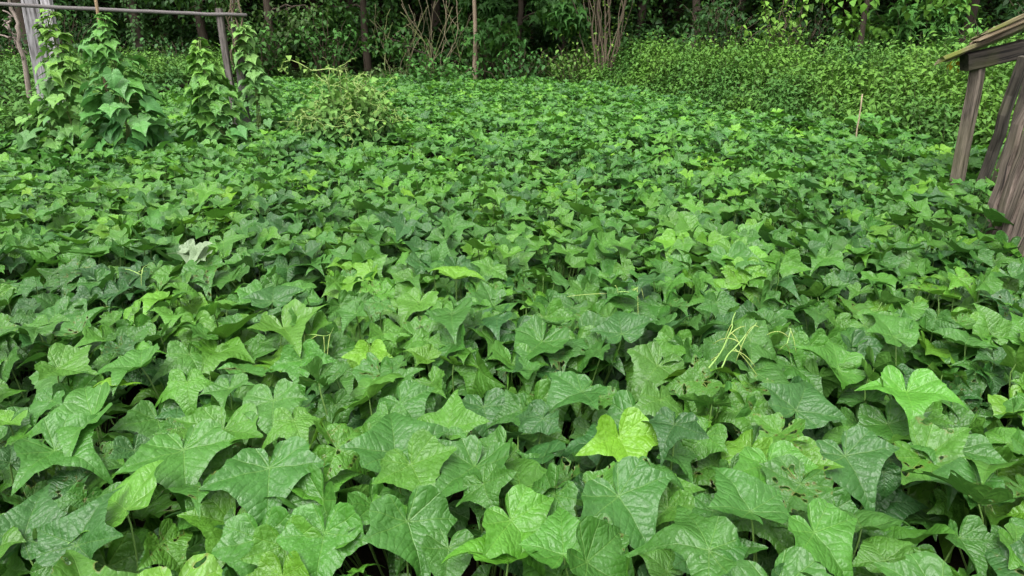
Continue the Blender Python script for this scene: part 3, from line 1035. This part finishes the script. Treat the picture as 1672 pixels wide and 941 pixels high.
tree("shade_tree", x, y, "dark leafy tree right of the multi-stemmed tree", h=7, r=.11, low=.8, nl=13, col=(.048, .135, .025), size=.11, per=75, droop=.12)
x, y = at_u(1560, 15.5)
tree("shadow_tree", x, y, "deep green tree above the shed eave", h=7, r=.11, low=.9, nl=11, col=(.04, .12, .03), size=.115, per=80, T=S_MAPLE, droop=.1)
x, y = at_u(600, 18.0)
tree("round_leaf_tree", x, y, "dense mid green tree left of the bare twig thicket", h=7, r=.10, low=.7, nl=13, col=(.05, .145, .025), size=.11, per=85, T=S_ROUND, droop=.15)
x, y = at_u(850, 17.2)
tree("branching_tree", x, y, "leafy tree hanging over the dark gap right of the pale trunk", h=7, r=.08, low=.8, nl=12, col=(.046, .14, .025), size=.11, per=80, T=S_MAPLE, droop=.2)
x, y = at_u(60, 17.0)
tree("corner_tree", x, y, "dark tree in the top left corner behind the grey posts", h=8, r=.12, low=1.2, nl=12, col=(.034, .10, .02), size=.12, per=55, droop=.1)
x, y = at_u(340, 19.0)
tree("hanging_tree", x, y, "shadowy tree with hanging leaf sprays behind the trellis rail", h=8, r=.13, low=1.2, nl=12, col=(.038, .11, .02), size=.13, per=55, droop=.25)

# multi-stemmed tree
x, y = at_u(985, 15.6)
g = float(ground_z(x, y))
root = thing("multi_stem_tree", (x, y, g), "tree of many thin grey-brown stems fanning up from one stool", "tree", "trees at the edge of the wood")
cents = []
for i in range(22):
    a = Acc()
    aa = rng.uniform(0, 6.28)
    rr = rng.uniform(.15, .8) if i else .05
    hh = rng.uniform(3.2, 5.2)
    b = np.array([x + math.sin(aa) * .06, y + math.cos(aa) * .05, g - .08])
    e = np.array([x + math.sin(aa) * rr * 1.5 - .1, y + math.cos(aa) * rr, g + hh])
    r0 = rng.uniform(.008, .017) if i > 3 else rng.uniform(.024, .034)
    pts = limb(b, e, (0, 0, .2), 12, wob=.009)
    a.tube(pts, np.linspace(r0, r0 * .4, 12), np.array((1.05, .97, .82)) * rng.uniform(.7, 1.2), 6)
    cents += [pts[-1], pts[-3], pts[-4] + rng.normal(0, .25, 3)]
    part(a, "stem", BARK, root)
a = Acc()
clump_leaves(a, cents, [.5] * len(cents), 45, S_TREE, .11, np.array([.05, .13, .025]))
n = 320
P = np.array([x, y, g]) + np.stack([rng.normal(-.22, .42, n), rng.normal(.05, .25, n), rng.uniform(.2, 2.3, n)], 1)
put_leaves(a, S_TREE, P, rng.uniform(0, 6.3, n), rng.normal(.4, .4, n), rng.normal(0, .4, n), .075 * rng.uniform(.6, 1.3, n), np.array([.12, .21, .03]) * rng.uniform(.7, 1.2, (n, 1)))
part(a, "crown", FOL, root)

# bare twig thicket
x, y = at_u(690, 16.9)
g = float(ground_z(x, y))
root = thing("bare_thicket", (x, y, g), "thicket of bare crooked pale twigs left of the slim pale trunk", "shrub")
for i in range(18):
    a = Acc()
    bx = x + rng.uniform(-.85, .95)
    b = np.array([bx, y + rng.normal(0, .25), g - .05])
    pts = [b]
    d = np.array([rng.normal(0, .22), rng.normal(0, .15), 1.2])
    for s in range(10):
        d = d + np.array([rng.normal(0, .22), rng.normal(0, .15), rng.normal(.04, .10)])
        d /= np.linalg.norm(d)
        pts.append(pts[-1] + d * rng.uniform(.16, .28))
    pts = np.array(pts)
    cb = np.array((2.0, 2.0, 1.55)) if i % 3 else np.array((1.6, 2.2, 1.0))
    a.tube(pts, np.linspace(rng.uniform(.007, .012), .005, len(pts)), cb * rng.uniform(.6, 1.1), 5)
    for s in range(3):
        k = rng.integers(3, 9)
        e = pts[k] + np.array([rng.normal(0, .22), rng.normal(0, .15), rng.uniform(.2, .6)])
        a.tube(limb(pts[k], e, (0, 0, .08), 5), np.linspace(.006, .003, 5), cb * .9, 4)
    part(a, "twig", BARK, root)

# shrubs
SH = [
    ("bush", 720, 15.6, "mid green bush in front of the bare twig thicket", dict(h=.95, rad=1.1, stems=30, per=26, size=.12, col=(.055, .16, .03), T=S_ROUND)),
    ("bush", 640, 15.9, "low olive bush at the back edge left of the twig thicket", dict(h=.75, rad=.9, stems=20, per=22, size=.09, col=(.06, .11, .03))),
    ("bush", 850, 15.9, "dark green bush right of the slim pale trunk", dict(h=1.3, rad=1.0, stems=24, per=28, size=.12, col=(.04, .12, .025))),
    ("bush", 930, 15.4, "yellow-green leafy bush left of the multi-stemmed tree", dict(h=1.2, rad=.8, stems=20, per=22, size=.10, col=(.085, .17, .03))),
    ("sapling", 1258, 12.8, "light green sapling sticking up from the middle of the weed bank", dict(h=1.75, rad=.7, stems=13, per=22, size=.115, col=(.115, .235, .03), T=S_ROUND, bare=.3)),
    ("bush", 1170, 16.2, "dark bush in shade behind the weed bank, left of the light green sapling", dict(h=1.9, rad=1.1, stems=26, per=26, size=.13, col=(.022, .062, .015))),  # shade behind the bank put into this dark leaf colour
    ("bush", 1310, 15.8, "shaded bush between the sapling and the bright broadleaf tree", dict(h=1.7, rad=.9, stems=20, per=22, size=.13, col=(.018, .052, .013))),  # leaf colour darkened to paint in the shade here
    ("bush", 1480, 14.6, "green bush right of the bright broadleaf tree", dict(h=1.9, rad=1.1, stems=26, per=24, size=.14, col=(.06, .17, .03), T=S_MAPLE)),
    ("bush", 1600, 12.2, "bush with pale tips rising just behind the shed eave", dict(h=1.2, rad=.8, stems=18, per=22, size=.12, col=(.085, .20, .03))),
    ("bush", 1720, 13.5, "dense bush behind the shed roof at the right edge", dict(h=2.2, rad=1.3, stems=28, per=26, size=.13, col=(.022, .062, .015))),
    ("bush", 540, 17.0, "leafy bush with light leaf tips behind the yellow vine bush", dict(h=1.9, rad=1.0, stems=24, per=26, size=.12, col=(.05, .14, .028), T=S_ROUND)),
    ("bush", 300, 16.2, "low dark bush between the middle climbing vines", dict(h=.95, rad=1.0, stems=22, per=24, size=.10, col=(.035, .095, .025))),
    ("bush", 180, 15.8, "low dark bush seen behind the tallest climbing vine", dict(h=.9, rad=1.0, stems=20, per=24, size=.10, col=(.04, .105, .025))),
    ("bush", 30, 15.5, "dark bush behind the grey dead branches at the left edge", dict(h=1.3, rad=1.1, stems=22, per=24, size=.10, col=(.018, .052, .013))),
    ("bush", 430, 16.6, "rounded green bush at the wood edge between trellis and yellow vine bush", dict(h=1.35, rad=1.1, stems=28, per=28, size=.12, col=(.048, .13, .025), T=S_ROUND)),
    ("bush", 110, 16.8, "tall dull green bush behind the grey plank posts", dict(h=1.7, rad=1.1, stems=26, per=28, size=.12, col=(.036, .105, .022))),
    ("bush", 1065, 16.3, "leafy green bush just right of the multi-stemmed tree", dict(h=1.2, rad=1.1, stems=28, per=28, size=.12, col=(.035, .10, .02), T=S_ROUND)),  # leaf colour lowered, painted shade beyond the bank's top edge
    ("bush", 800, 17.2, "mid green bush under the hanging branches right of the slim pale trunk", dict(h=1.8, rad=1.0, stems=28, per=28, size=.13, col=(.05, .14, .025), T=S_ROUND)),
]
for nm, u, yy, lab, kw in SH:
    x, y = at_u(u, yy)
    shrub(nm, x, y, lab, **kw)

# the mass of the wood behind
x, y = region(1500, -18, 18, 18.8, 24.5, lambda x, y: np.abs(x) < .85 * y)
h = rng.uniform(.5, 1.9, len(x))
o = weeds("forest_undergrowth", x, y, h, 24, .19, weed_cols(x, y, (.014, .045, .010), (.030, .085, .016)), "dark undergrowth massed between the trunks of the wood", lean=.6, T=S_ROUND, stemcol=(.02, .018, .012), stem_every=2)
o["category"] = "undergrowth"
bk = [(-15, 20.5), (-11.5, 22), (-8, 21.3), (-5, 23), (-2.2, 21.5), (1.0, 23.2), (3.8, 21.8), (7.0, 22.6), (10.2, 21), (13.5, 22.3), (16.5, 20.5)] + [(-17 + 3.1 * i + (i % 3) * .5, 25.5 + (i * 7 % 5) * .5) for i in range(12)] + [(-19 + 3.6 * i, 29.5 + (i * 5 % 4) * .5) for i in range(11)]  # rear two rows stand out of view, added to shade the slope
proto = None
for i, (x, y) in enumerate(bk):
    lab = "shadowed tree deep in the wood behind the front row of trees"
    if proto is None:
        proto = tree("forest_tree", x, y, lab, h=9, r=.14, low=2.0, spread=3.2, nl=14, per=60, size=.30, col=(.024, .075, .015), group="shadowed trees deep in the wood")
    else:
        c = proto.copy(); COL.objects.link(c)
        c.location = (x, y, float(ground_z(x, y)))
        c.rotation_euler = (0, 0, i * 1.3)
        for ch in list(proto.children):
            k = ch.copy(); COL.objects.link(k); k.parent = c

# ------------------------------------------------------------------ timber helper: an irregular board along a line
def board(acc, p0, p1, w, t, wdir, col=ONE, seg=6, wob=.006, taper=1.0, ragged=0.0, seed=0):
    r = np.random.default_rng(seed)
    p0, p1 = np.asarray(p0, float), np.asarray(p1, float)
    ax = p1 - p0
    ln = np.linalg.norm(ax); ax = ax / ln
    wd = np.asarray(wdir, float); wd = wd - ax * wd.dot(ax); wd /= np.linalg.norm(wd)
    td = np.cross(ax, wd)
    b = min(.006, t * .2)
    prof = np.array([(-w / 2, -t / 2 + b), (-w / 2 + b, -t / 2), (w / 2 - b, -t / 2), (w / 2, -t / 2 + b), (w / 2, t / 2 - b), (w / 2 - b, t / 2), (-w / 2 + b, t / 2), (-w / 2, t / 2 - b)])
    V, loc = [], []
    off = r.uniform(0, 30)
    for i in range(seg + 1):
        f = i / seg
        s = 1 + (taper - 1) * f
        c = p0 + ax * ln * f + wd * r.normal(0, wob) + td * r.normal(0, wob * .6)
        for k, (a, bb) in enumerate(prof):
            e = 0
            if i in (0, seg): e = r.uniform(-ragged, ragged)
            V.append(c + wd * a * s + td * bb * s + ax * e)
            loc.append((a * 1.0 + off, ln * f + off, bb))
    n = 8
    L, S = [], []
    for i in range(seg):
        for k in range(n):
            L += [i * n + k, i * n + (k + 1) % n, (i + 1) * n + (k + 1) % n, (i + 1) * n + k]; S.append(4)
    L += list(range(n))[::-1]; S.append(n)
    L += [seg * n + k for k in range(n)]; S.append(n)
    acc.add(V, L, S, np.asarray(col, float), None, np.array(loc))


# ------------------------------------------------------------------ trellis on the left
TY = 7.4
pR0, pR1 = on_y(390, 218, TY), on_y(357, 14, TY)
root = thing("vine_trellis", (pR0[0], TY, 0), "weathered wooden trellis of leaning posts carrying one long thin rail", "trellis")
a = Acc()
board(a, [pR0[0], TY, -.05], pR1, .06, .06, (1, 0, 0), (.5, .45, .41), seed=1, wob=.004)
part(a, "post", GREY, root, flat=True, label="slim dark post near the rail's right end")
a = Acc()
q0, q1 = on_y(400, 215, TY + .12), on_y(383, -6, TY + .12)
q0[2] = 0
a.tube(limb(q0, q1, (0, 0, 0), 9, wob=.004), np.linspace(.05, .042, 9), np.array((.75, .7, .66)), 9)
part(a, "post", GREY, root, label="round grey post wound with dry vine")
lp0, lp1 = on_y(84, 195, TY + .1), on_y(34, -45, TY + .1)
a = Acc()
l0 = on_y(72, 175, TY + .1); l0[2] = 0
l0b = on_y(97, 205, TY + .1); l0b[2] = 0
t0, t1 = on_y(38, -60, TY + .1), on_y(60, -60, TY + .1)
board(a, l0, t0, .15, .05, (1, .55, 0), (1.15, 1.12, 1.15), seed=3, wob=.003)
part(a, "post", GREY, root, flat=True, label="broad split grey plank post at the left")
a = Acc()
board(a, l0b + np.array([0.02, .02, 0]), t1 + np.array([0.03, .02, 0]), .12, .05, (1, -.3, 0), (1.25, 1.22, 1.25), seed=4, wob=.003)
part(a, "post", GREY, root, flat=True, label="pale grey plank post beside the broad one")
a = Acc()
r0, r1 = on_y(-70, 2, TY - .09), on_y(403, 25, TY - .02)
a.tube(limb(r0, r1, (0, 0, -.03), 16, wob=.0012), np.linspace(.020, .017, 16), np.array((.62, .58, .56)), 9)
part(a, "rail", GREY, root)
# dry vine hanging on the round post
a = Acc()
for s in range(5):
    pts = []
    for i in range(12):
        f = i / 11
        p = on_y(378 + s * 3 + 6 * math.sin(f * 9 + s * 1.3) - (4 if s % 2 else 0), -12 + f * (95 + 12 * s), TY + .03 - .01 * s)
        pts.append(p + rng.normal(0, .008, 3))
    a.tube(np.array(pts), np.linspace(.010, .005, 12), np.array((1.1, 1.0, .85)), 5)
root2 = thing("dry_vine", on_y(380, 60, TY), "dry brown vine twisted around the round post at the rail's right end", "vine")
part(a, "stem", BARK, root2)

# thin tan stake the tallest vine climbs
a = Acc()
s0, s1 = on_y(186, 235, 6.5), on_y(155, -8, 6.5)
s0[2] = 0
a.tube(limb(s0, s1, (0, 0, 0), 8, wob=.004), np.linspace(.020, .013, 8), np.array((1.7, 1.45, 1.05)), 7)
root = thing("climbing_stake", s0, "tan stick leaning up through the tallest climbing vine", "stake")
part(a, "shaft", BARK, root)
# stick standing at the right edge of the field
a = Acc()
s0, s1 = on_y(1402, 222, 7.3), on_y(1408, 154, 7.3)
s0[2] = 0
a.tube(limb(s0, s1, (0, 0, 0), 8, wob=.004), np.linspace(.009, .007, 8), np.array((2.9, 2.8, 2.3)), 7)
root = thing("garden_stake", s0, "thin pale stick standing at the right edge of the field before the weeds", "stake")
part(a, "shaft", BARK, root)

# grey dead branches left of the posts
a = Acc()
root = thing("dead_branch", (*on_y(30, 150, 8.5)[:2], 0), "gnarled grey dead branches standing left of the plank posts", "branch")
for pxs, r0 in (([(48, 200), (42, 100), (30, 60), (20, 25), (14, -10)], .032), ([(44, 105), (30, 70), (14, 62), (-12, 54)], .018), ([(30, 62), (18, 48), (14, 34), (20, 24), (6, 18)], .016), ([(40, 90), (24, 66), (10, 40), (4, 34)], .013)):
    pts = np.array([on_y(u, v, 8.5) for u, v in pxs])
    if pxs[0][1] > 150: pts[0][2] = 0
    t = np.linspace(0, len(pts) - 1, 14)
    pp = np.stack([np.interp(t, np.arange(len(pts)), pts[:, j]) for j in range(3)], 1) + rng.normal(0, .018, (14, 3))
    a.tube(pp, np.linspace(r0, r0 * .5, 14) * rng.uniform(.85, 1.15, 14), np.array((1.75, 1.7, 1.8)), 6)
part(a, "branches", BARK, root)

# ------------------------------------------------------------------ climbing vines
T_CL = [leaf_template(A_MID, (.3, .55, .8, 1), np.random.default_rng(500 + i), .6, cup=.0, fold=.12, droop=.15, twist=.03, calm=.35) for i in range(10)]


def climber(u0, v0, u1, v1, y, rad, n, size, label, col, light, thin_top=.25, spread_low=1.0, seed=0):
    r = np.random.default_rng(seed)
    b, t_ = on_y(u0, v0, y), on_y(u1, v1, y)
    b[2] = 0
    root = thing("climbing_vine", b, label, "vine", "vines climbing by the trellis")
    pts = limb(b, t_, (0, 0, 0), 12, r)
    sa = Acc()
    sa.tube(pts, np.linspace(.009, .004, 12), np.array((.14, .20, .05)), 6)
    for s in range(2):
        w = pts + np.stack([.02 * np.sin(np.arange(12) * 1.3 + s * 3), .02 * np.cos(np.arange(12) * 1.3 + s * 3), np.zeros(12)], 1)
        sa.tube(w, np.linspace(.006, .003, 12), np.array((.16, .2, .06)), 5)
    t = r.uniform(.1, 1, n) ** .8
    prof = np.where(t > 1 - thin_top, .30 * (1.05 - t) / thin_top + .08, np.interp(t, [0, .25, 1 - thin_top], [.85 * spread_low, .9, .6]))
    aa = r.uniform(0, 6.3, n)
    P = np.stack([np.interp(t * 11, np.arange(12), pts[:, j]) for j in range(3)], 1)
    rr = rad * prof * r.uniform(.4, 1.15, n)
    off = np.stack([np.sin(aa), np.cos(aa), 0 * aa], 1)
    L = size * r.uniform(.6, 1.2, n) * np.interp(t, [0, .6, 1], [1.05, .9, .35])
    Q = P + off * rr[:, None] + np.array([0, 0, .02])
    la = Acc()
    k = np.clip((t - .35) / .65, 0, 1)[:, None] * .6 + r.uniform(0, .4, (n, 1))
    cc = (np.array(col) * (1 - k) + np.array(light) * k) * r.uniform(1.15, 1.5, (n, 1))
    M = frames(aa + r.normal(0, .35, n), r.normal(.75, .28, n) * np.interp(t, [0, .8, 1], [1, .8, .3]), r.normal(0, .25, n)) * L[:, None, None]
    ti = r.integers(0, len(T_CL), n)
    for q in range(len(T_CL)):
        m = ti == q
        la.inst(T_CL[q], M[m], Q[m], cc[m])
    for i in range(n):
        if i % 2: continue
        tt = np.linspace(0, 1, 4)[:, None]
        la.tube(P[i] * (1 - tt) + Q[i] * tt + np.array([0, 0, .03]) * (tt * (1 - tt) * 4 * .5), .0025, np.array((.14, .24, .05)), 3, cap=False)
    part(sa, "stem", STEM, root)
    part(la, "foliage", LEAF, root)
    return root


DK, LT = (.048, .165, .045), (.10, .26, .035)
climber(215, 240, 168, 26, 6.45, .32, 175, .125, "tallest climbing vine with big blue-green leaves on a tan stake", DK, LT, seed=1)
climber(122, 245, 84, 18, 6.65, .45, 240, .10, "leaning vine with a thin bare tip in front of the grey plank posts", (.06, .18, .045), (.17, .33, .035), thin_top=.45, spread_low=1.2, seed=2)
climber(352, 232, 324, 66, 6.8, .33, 260, .10, "bushy cone of climbing vine left of the slim dark post", (.05, .17, .045), (.15, .32, .03), thin_top=.3, seed=3)
climber(432, 215, 384, 0, 7.45, .29, 190, .097, "narrow pale green vine climbing the round grey post", (.08, .21, .06), (.17, .32, .06), thin_top=.5, seed=4)

# yellowish vine bush with curling tendrils
bp_ = on_y(572, 228, 6.95)
x0, y0 = bp_[0], 6.95
root = thing("vine_bush", (x0, y0, 0), "rounded bush topped with pale yellow curling tendrils, right of the climbing vines", "bush")
sa, la, ta = Acc(), Acc(), Acc()
for i in range(60):
    aa = i * 2.4
    rr = .47 * math.sqrt((i + .5) / 60)
    hh = rng.uniform(.74, 1.08) * (1 - .32 * (rr / .40) ** 2)
    b = np.array([x0 + math.sin(aa) * rr * .3, y0 + math.cos(aa) * rr * .3, 0])
    e = np.array([x0 + math.sin(aa) * rr, y0 + math.cos(aa) * rr, hh])
    pts = limb(b, e, (0, 0, .2), 7)
    sa.tube(pts, np.linspace(.006, .003, 7), np.array((.14, .2, .06)), 4, cap=False)
    n = 26
    t = rng.uniform(.3, 1, n)
    P = np.stack([np.interp(t * 6, np.arange(7), pts[:, j]) for j in range(3)], 1) + rng.normal(0, .05, (n, 3))
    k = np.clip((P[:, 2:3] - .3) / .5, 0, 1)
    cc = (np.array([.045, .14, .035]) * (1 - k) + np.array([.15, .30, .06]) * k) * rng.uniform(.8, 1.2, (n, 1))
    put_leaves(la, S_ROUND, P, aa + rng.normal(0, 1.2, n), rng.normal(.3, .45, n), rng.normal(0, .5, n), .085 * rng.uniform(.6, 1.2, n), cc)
    for rep_ in range(1 + i % 2):
        d = np.array([math.sin(aa) * .6, math.cos(aa) * .6, 1.0])
        pts = [e]
        for s in range(11):
            d = d / np.linalg.norm(d) + np.array([rng.normal(0, .55), rng.normal(0, .55), rng.normal(-.12, .4)])
            pts.append(pts[-1] + d / np.linalg.norm(d) * .034)
        ta.tube(np.array(pts), np.linspace(.0034, .0018, 12), np.array((.24, .33, .085)) * rng.uniform(.7, 1.15), 5)
        n = 4
        P = np.array(pts)[rng.integers(2, 11, n)]
        put_leaves(la, S_ROUND, P, rng.uniform(0, 6.3, n), rng.normal(.3, .4, n), rng.normal(0, .4, n), .045 * rng.uniform(.6, 1.2, n), np.array([.15, .27, .05]) * rng.uniform(.8, 1.2, (n, 1)))
# a long runner reaching left
pts = np.array([on_y(u, v, 6.9) for u, v in [(560, 118), (540, 112), (510, 116), (490, 104), (475, 98), (462, 102), (458, 116)]])
t = np.linspace(0, 6, 24)
ta.tube(np.stack([np.interp(t, np.arange(7), pts[:, j]) for j in range(3)], 1), np.linspace(.0055, .003, 24), np.array((.26, .34, .09)), 5)
P = np.stack([np.interp(rng.uniform(0, 6, 26), np.arange(7), pts[:, j]) for j in range(3)], 1)
P = pts[0] * 0 + np.array([[np.interp(q, np.arange(7), pts[:, j]) for j in range(3)] for q in rng.uniform(0.5, 6, 26)]) + rng.normal(0, .025, (26, 3))
put_leaves(la, S_ROUND, P, rng.uniform(0, 6.3, 26), rng.normal(.4, .4, 26), rng.normal(0, .4, 26), .06 * rng.uniform(.6, 1.2, 26), np.array([.15, .26, .05]) * rng.uniform(.8, 1.2, (26, 1)))
part(sa, "stems", STEM, root)
part(la, "foliage", FOL, root)
part(ta, "tendrils", STEM, root)

# ------------------------------------------------------------------ shed on the right
PB = on_z(1562, 318, .3)
SY = PB[1]
PT = on_y(1598, 104, SY)
DV = np.array([.62, .78, 0])
root = thing("wooden_shed", (PB[0], SY, 0), "old weathered plank shed with a mossy sloping roof at the right edge", "shed")
a = Acc()
board(a, [PB[0], SY, -.05], PT + np.array([0, 0, .02]), .066, .075, (1, .45, 0), (.85, .82, .78), seed=11, wob=.003, taper=1.0)
part(a, "post", PLANKW, root, flat=True)
a = Acc()
bm0, bm1 = on_y(1574, 103, SY - .01), on_y(1760, 60, SY - .01)
board(a, bm0, bm1, .11, .10, (0, 0, 1), (.5, .46, .42), seed=12, wob=.002)  # tint lowered to paint in the shade under the roof
part(a, "rafter", DARKW, root, flat=True)
# roof boards: run up the slope, side by side in depth
e0, e1 = on_y(1541, 97, SY - .05), on_y(1672, 42, SY - .05)
sl = (e1 - e0); sl /= np.linalg.norm(sl)
a = Acc()
for k in range(9):
    yy = k * .105
    s = e0 + DV * yy + np.array([0, 0, .012 * yy]) + sl * rng.uniform(-.03, .03)
    e = s + sl * 1.75
    board(a, s, e, .103, .030, DV, np.array((1, 1, 1)) * rng.uniform(.8, 1.15), seed=20 + k, wob=.003, ragged=.03)
for k in range(5):
    yy = -.02 + k * .19
    s = e0 + DV * yy + np.array([0, 0, .030 + .012 * yy]) + sl * rng.uniform(.12, .35)
    e = s + sl * 1.5
    board(a, s, e, .15, .028, DV, np.array((1.05, 1, .9)) * rng.uniform(.85, 1.2), seed=40 + k, wob=.004, ragged=.04)
for k in range(6):
    yy = -.05 + k * .17
    s = e0 + DV * yy + np.array([0, 0, .062 + .012 * yy]) + sl * rng.uniform(.22, .5)
    e = s + sl * 1.5
    board(a, s, e, .13 + .05 * rng.uniform(), .026, DV, np.array((.95, 1, .8)) * rng.uniform(.8, 1.2), seed=140 + k, wob=.007, ragged=.06, seg=9)
part(a, "roof", ROOFW, root, flat=True)
a = Acc()
b0, b1 = bm0 + DV * .95, bm1 + DV * .95
board(a, b0, b1, .11, .08, (0, 0, 1), (.7, .65, .6), seed=13, wob=.002)
part(a, "rafter", DARKW, root, flat=True)
a = Acc()
bp0 = on_z(1584, 300, .2); bp0[2] = 0
board(a, [b0[0] + .62, b0[1], -.05], [b0[0] + .62, b0[1], b0[2] + .1], .08, .08, (1, 0, 0), (.7, .65, .6), seed=14)
part(a, "post", DARKW, root, flat=True)
# two leaning poles at the wall's far end, then the plank wall running out of frame
a = Acc()
s0 = on_z(1588, 328, .25); s1 = on_y(1674, 92, SY - .15)
s0[2] = 0.0
board(a, s0, s1, .07, .055, (1, .6, 0), (.9, .85, .8), seed=15, wob=.009, seg=10)
part(a, "brace", DARKW, root, flat=True)
a = Acc()
s0 = on_z(1606, 345, .22); s1 = on_y(1698, 80, SY - .3)
s0[2] = 0.0
board(a, s0, s1, .06, .045, (1, .6, 0), (1.1, 1.0, .95), seed=16, wob=.009, seg=10)
part(a, "brace", DARKW, root, flat=True)
d = (WALL_B - WALL_A) / np.linalg.norm(WALL_B - WALL_A)
for k in range(7):
    f = .40 + k * .15
    c = WALL_A + d * f
    a = Acc()
    hh = 1.25 + .02 * k
    z0 = .14 if k else .2
    dark = False
    board(a, [c[0], c[1], z0 - rng.uniform(0, .1)], [c[0] + .10 + .012 * k, c[1] + .02, hh], .105 + .03 * rng.uniform(), .026, (d[0], d[1], 0),
          np.array((1.2, 1.1, 1.08)) * (rng.uniform(.85, 1.15)), seed=60 + k, wob=.008, ragged=.09, seg=10)
    part(a, "plank", PLANKW if not dark else DARKW, root, flat=True)

# added boards, tinted near black for the shed interior's shade between the braces
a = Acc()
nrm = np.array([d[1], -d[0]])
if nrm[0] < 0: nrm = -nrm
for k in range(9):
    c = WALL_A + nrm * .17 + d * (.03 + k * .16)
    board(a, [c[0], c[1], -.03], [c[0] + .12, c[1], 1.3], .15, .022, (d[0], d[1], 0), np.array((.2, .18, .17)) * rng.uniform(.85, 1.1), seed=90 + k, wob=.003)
part(a, "shade_boards", DARKW, root, flat=True)

# yellow leaf hanging below the eave
a = Acc()
p = on_y(1556, 106, SY + .25)
n = 5
put_leaves(a, S_ROUND, p + rng.normal(0, .022, (n, 3)), rng.uniform(0, 6.3, n), rng.normal(.8, .3, n), rng.normal(0, .4, n), np.full(n, .045), np.array([.50, .36, .02]) * rng.uniform(.8, 1.1, (n, 1)))
s0 = on_y(1566, 92, SY + .25)
a.tube(limb(s0, p, (0, 0, .01), 5), .003, np.array((.3, .25, .06)), 4)
tag(recentre(a.build("yellow_leaf_spray", FOL), p), "small spray of yellow leaves hanging under the shed eave", "leaf spray")

print("PLANTS", len(plants), "LEAF PARTS", n_parts, "MESHES", len(bpy.data.meshes))
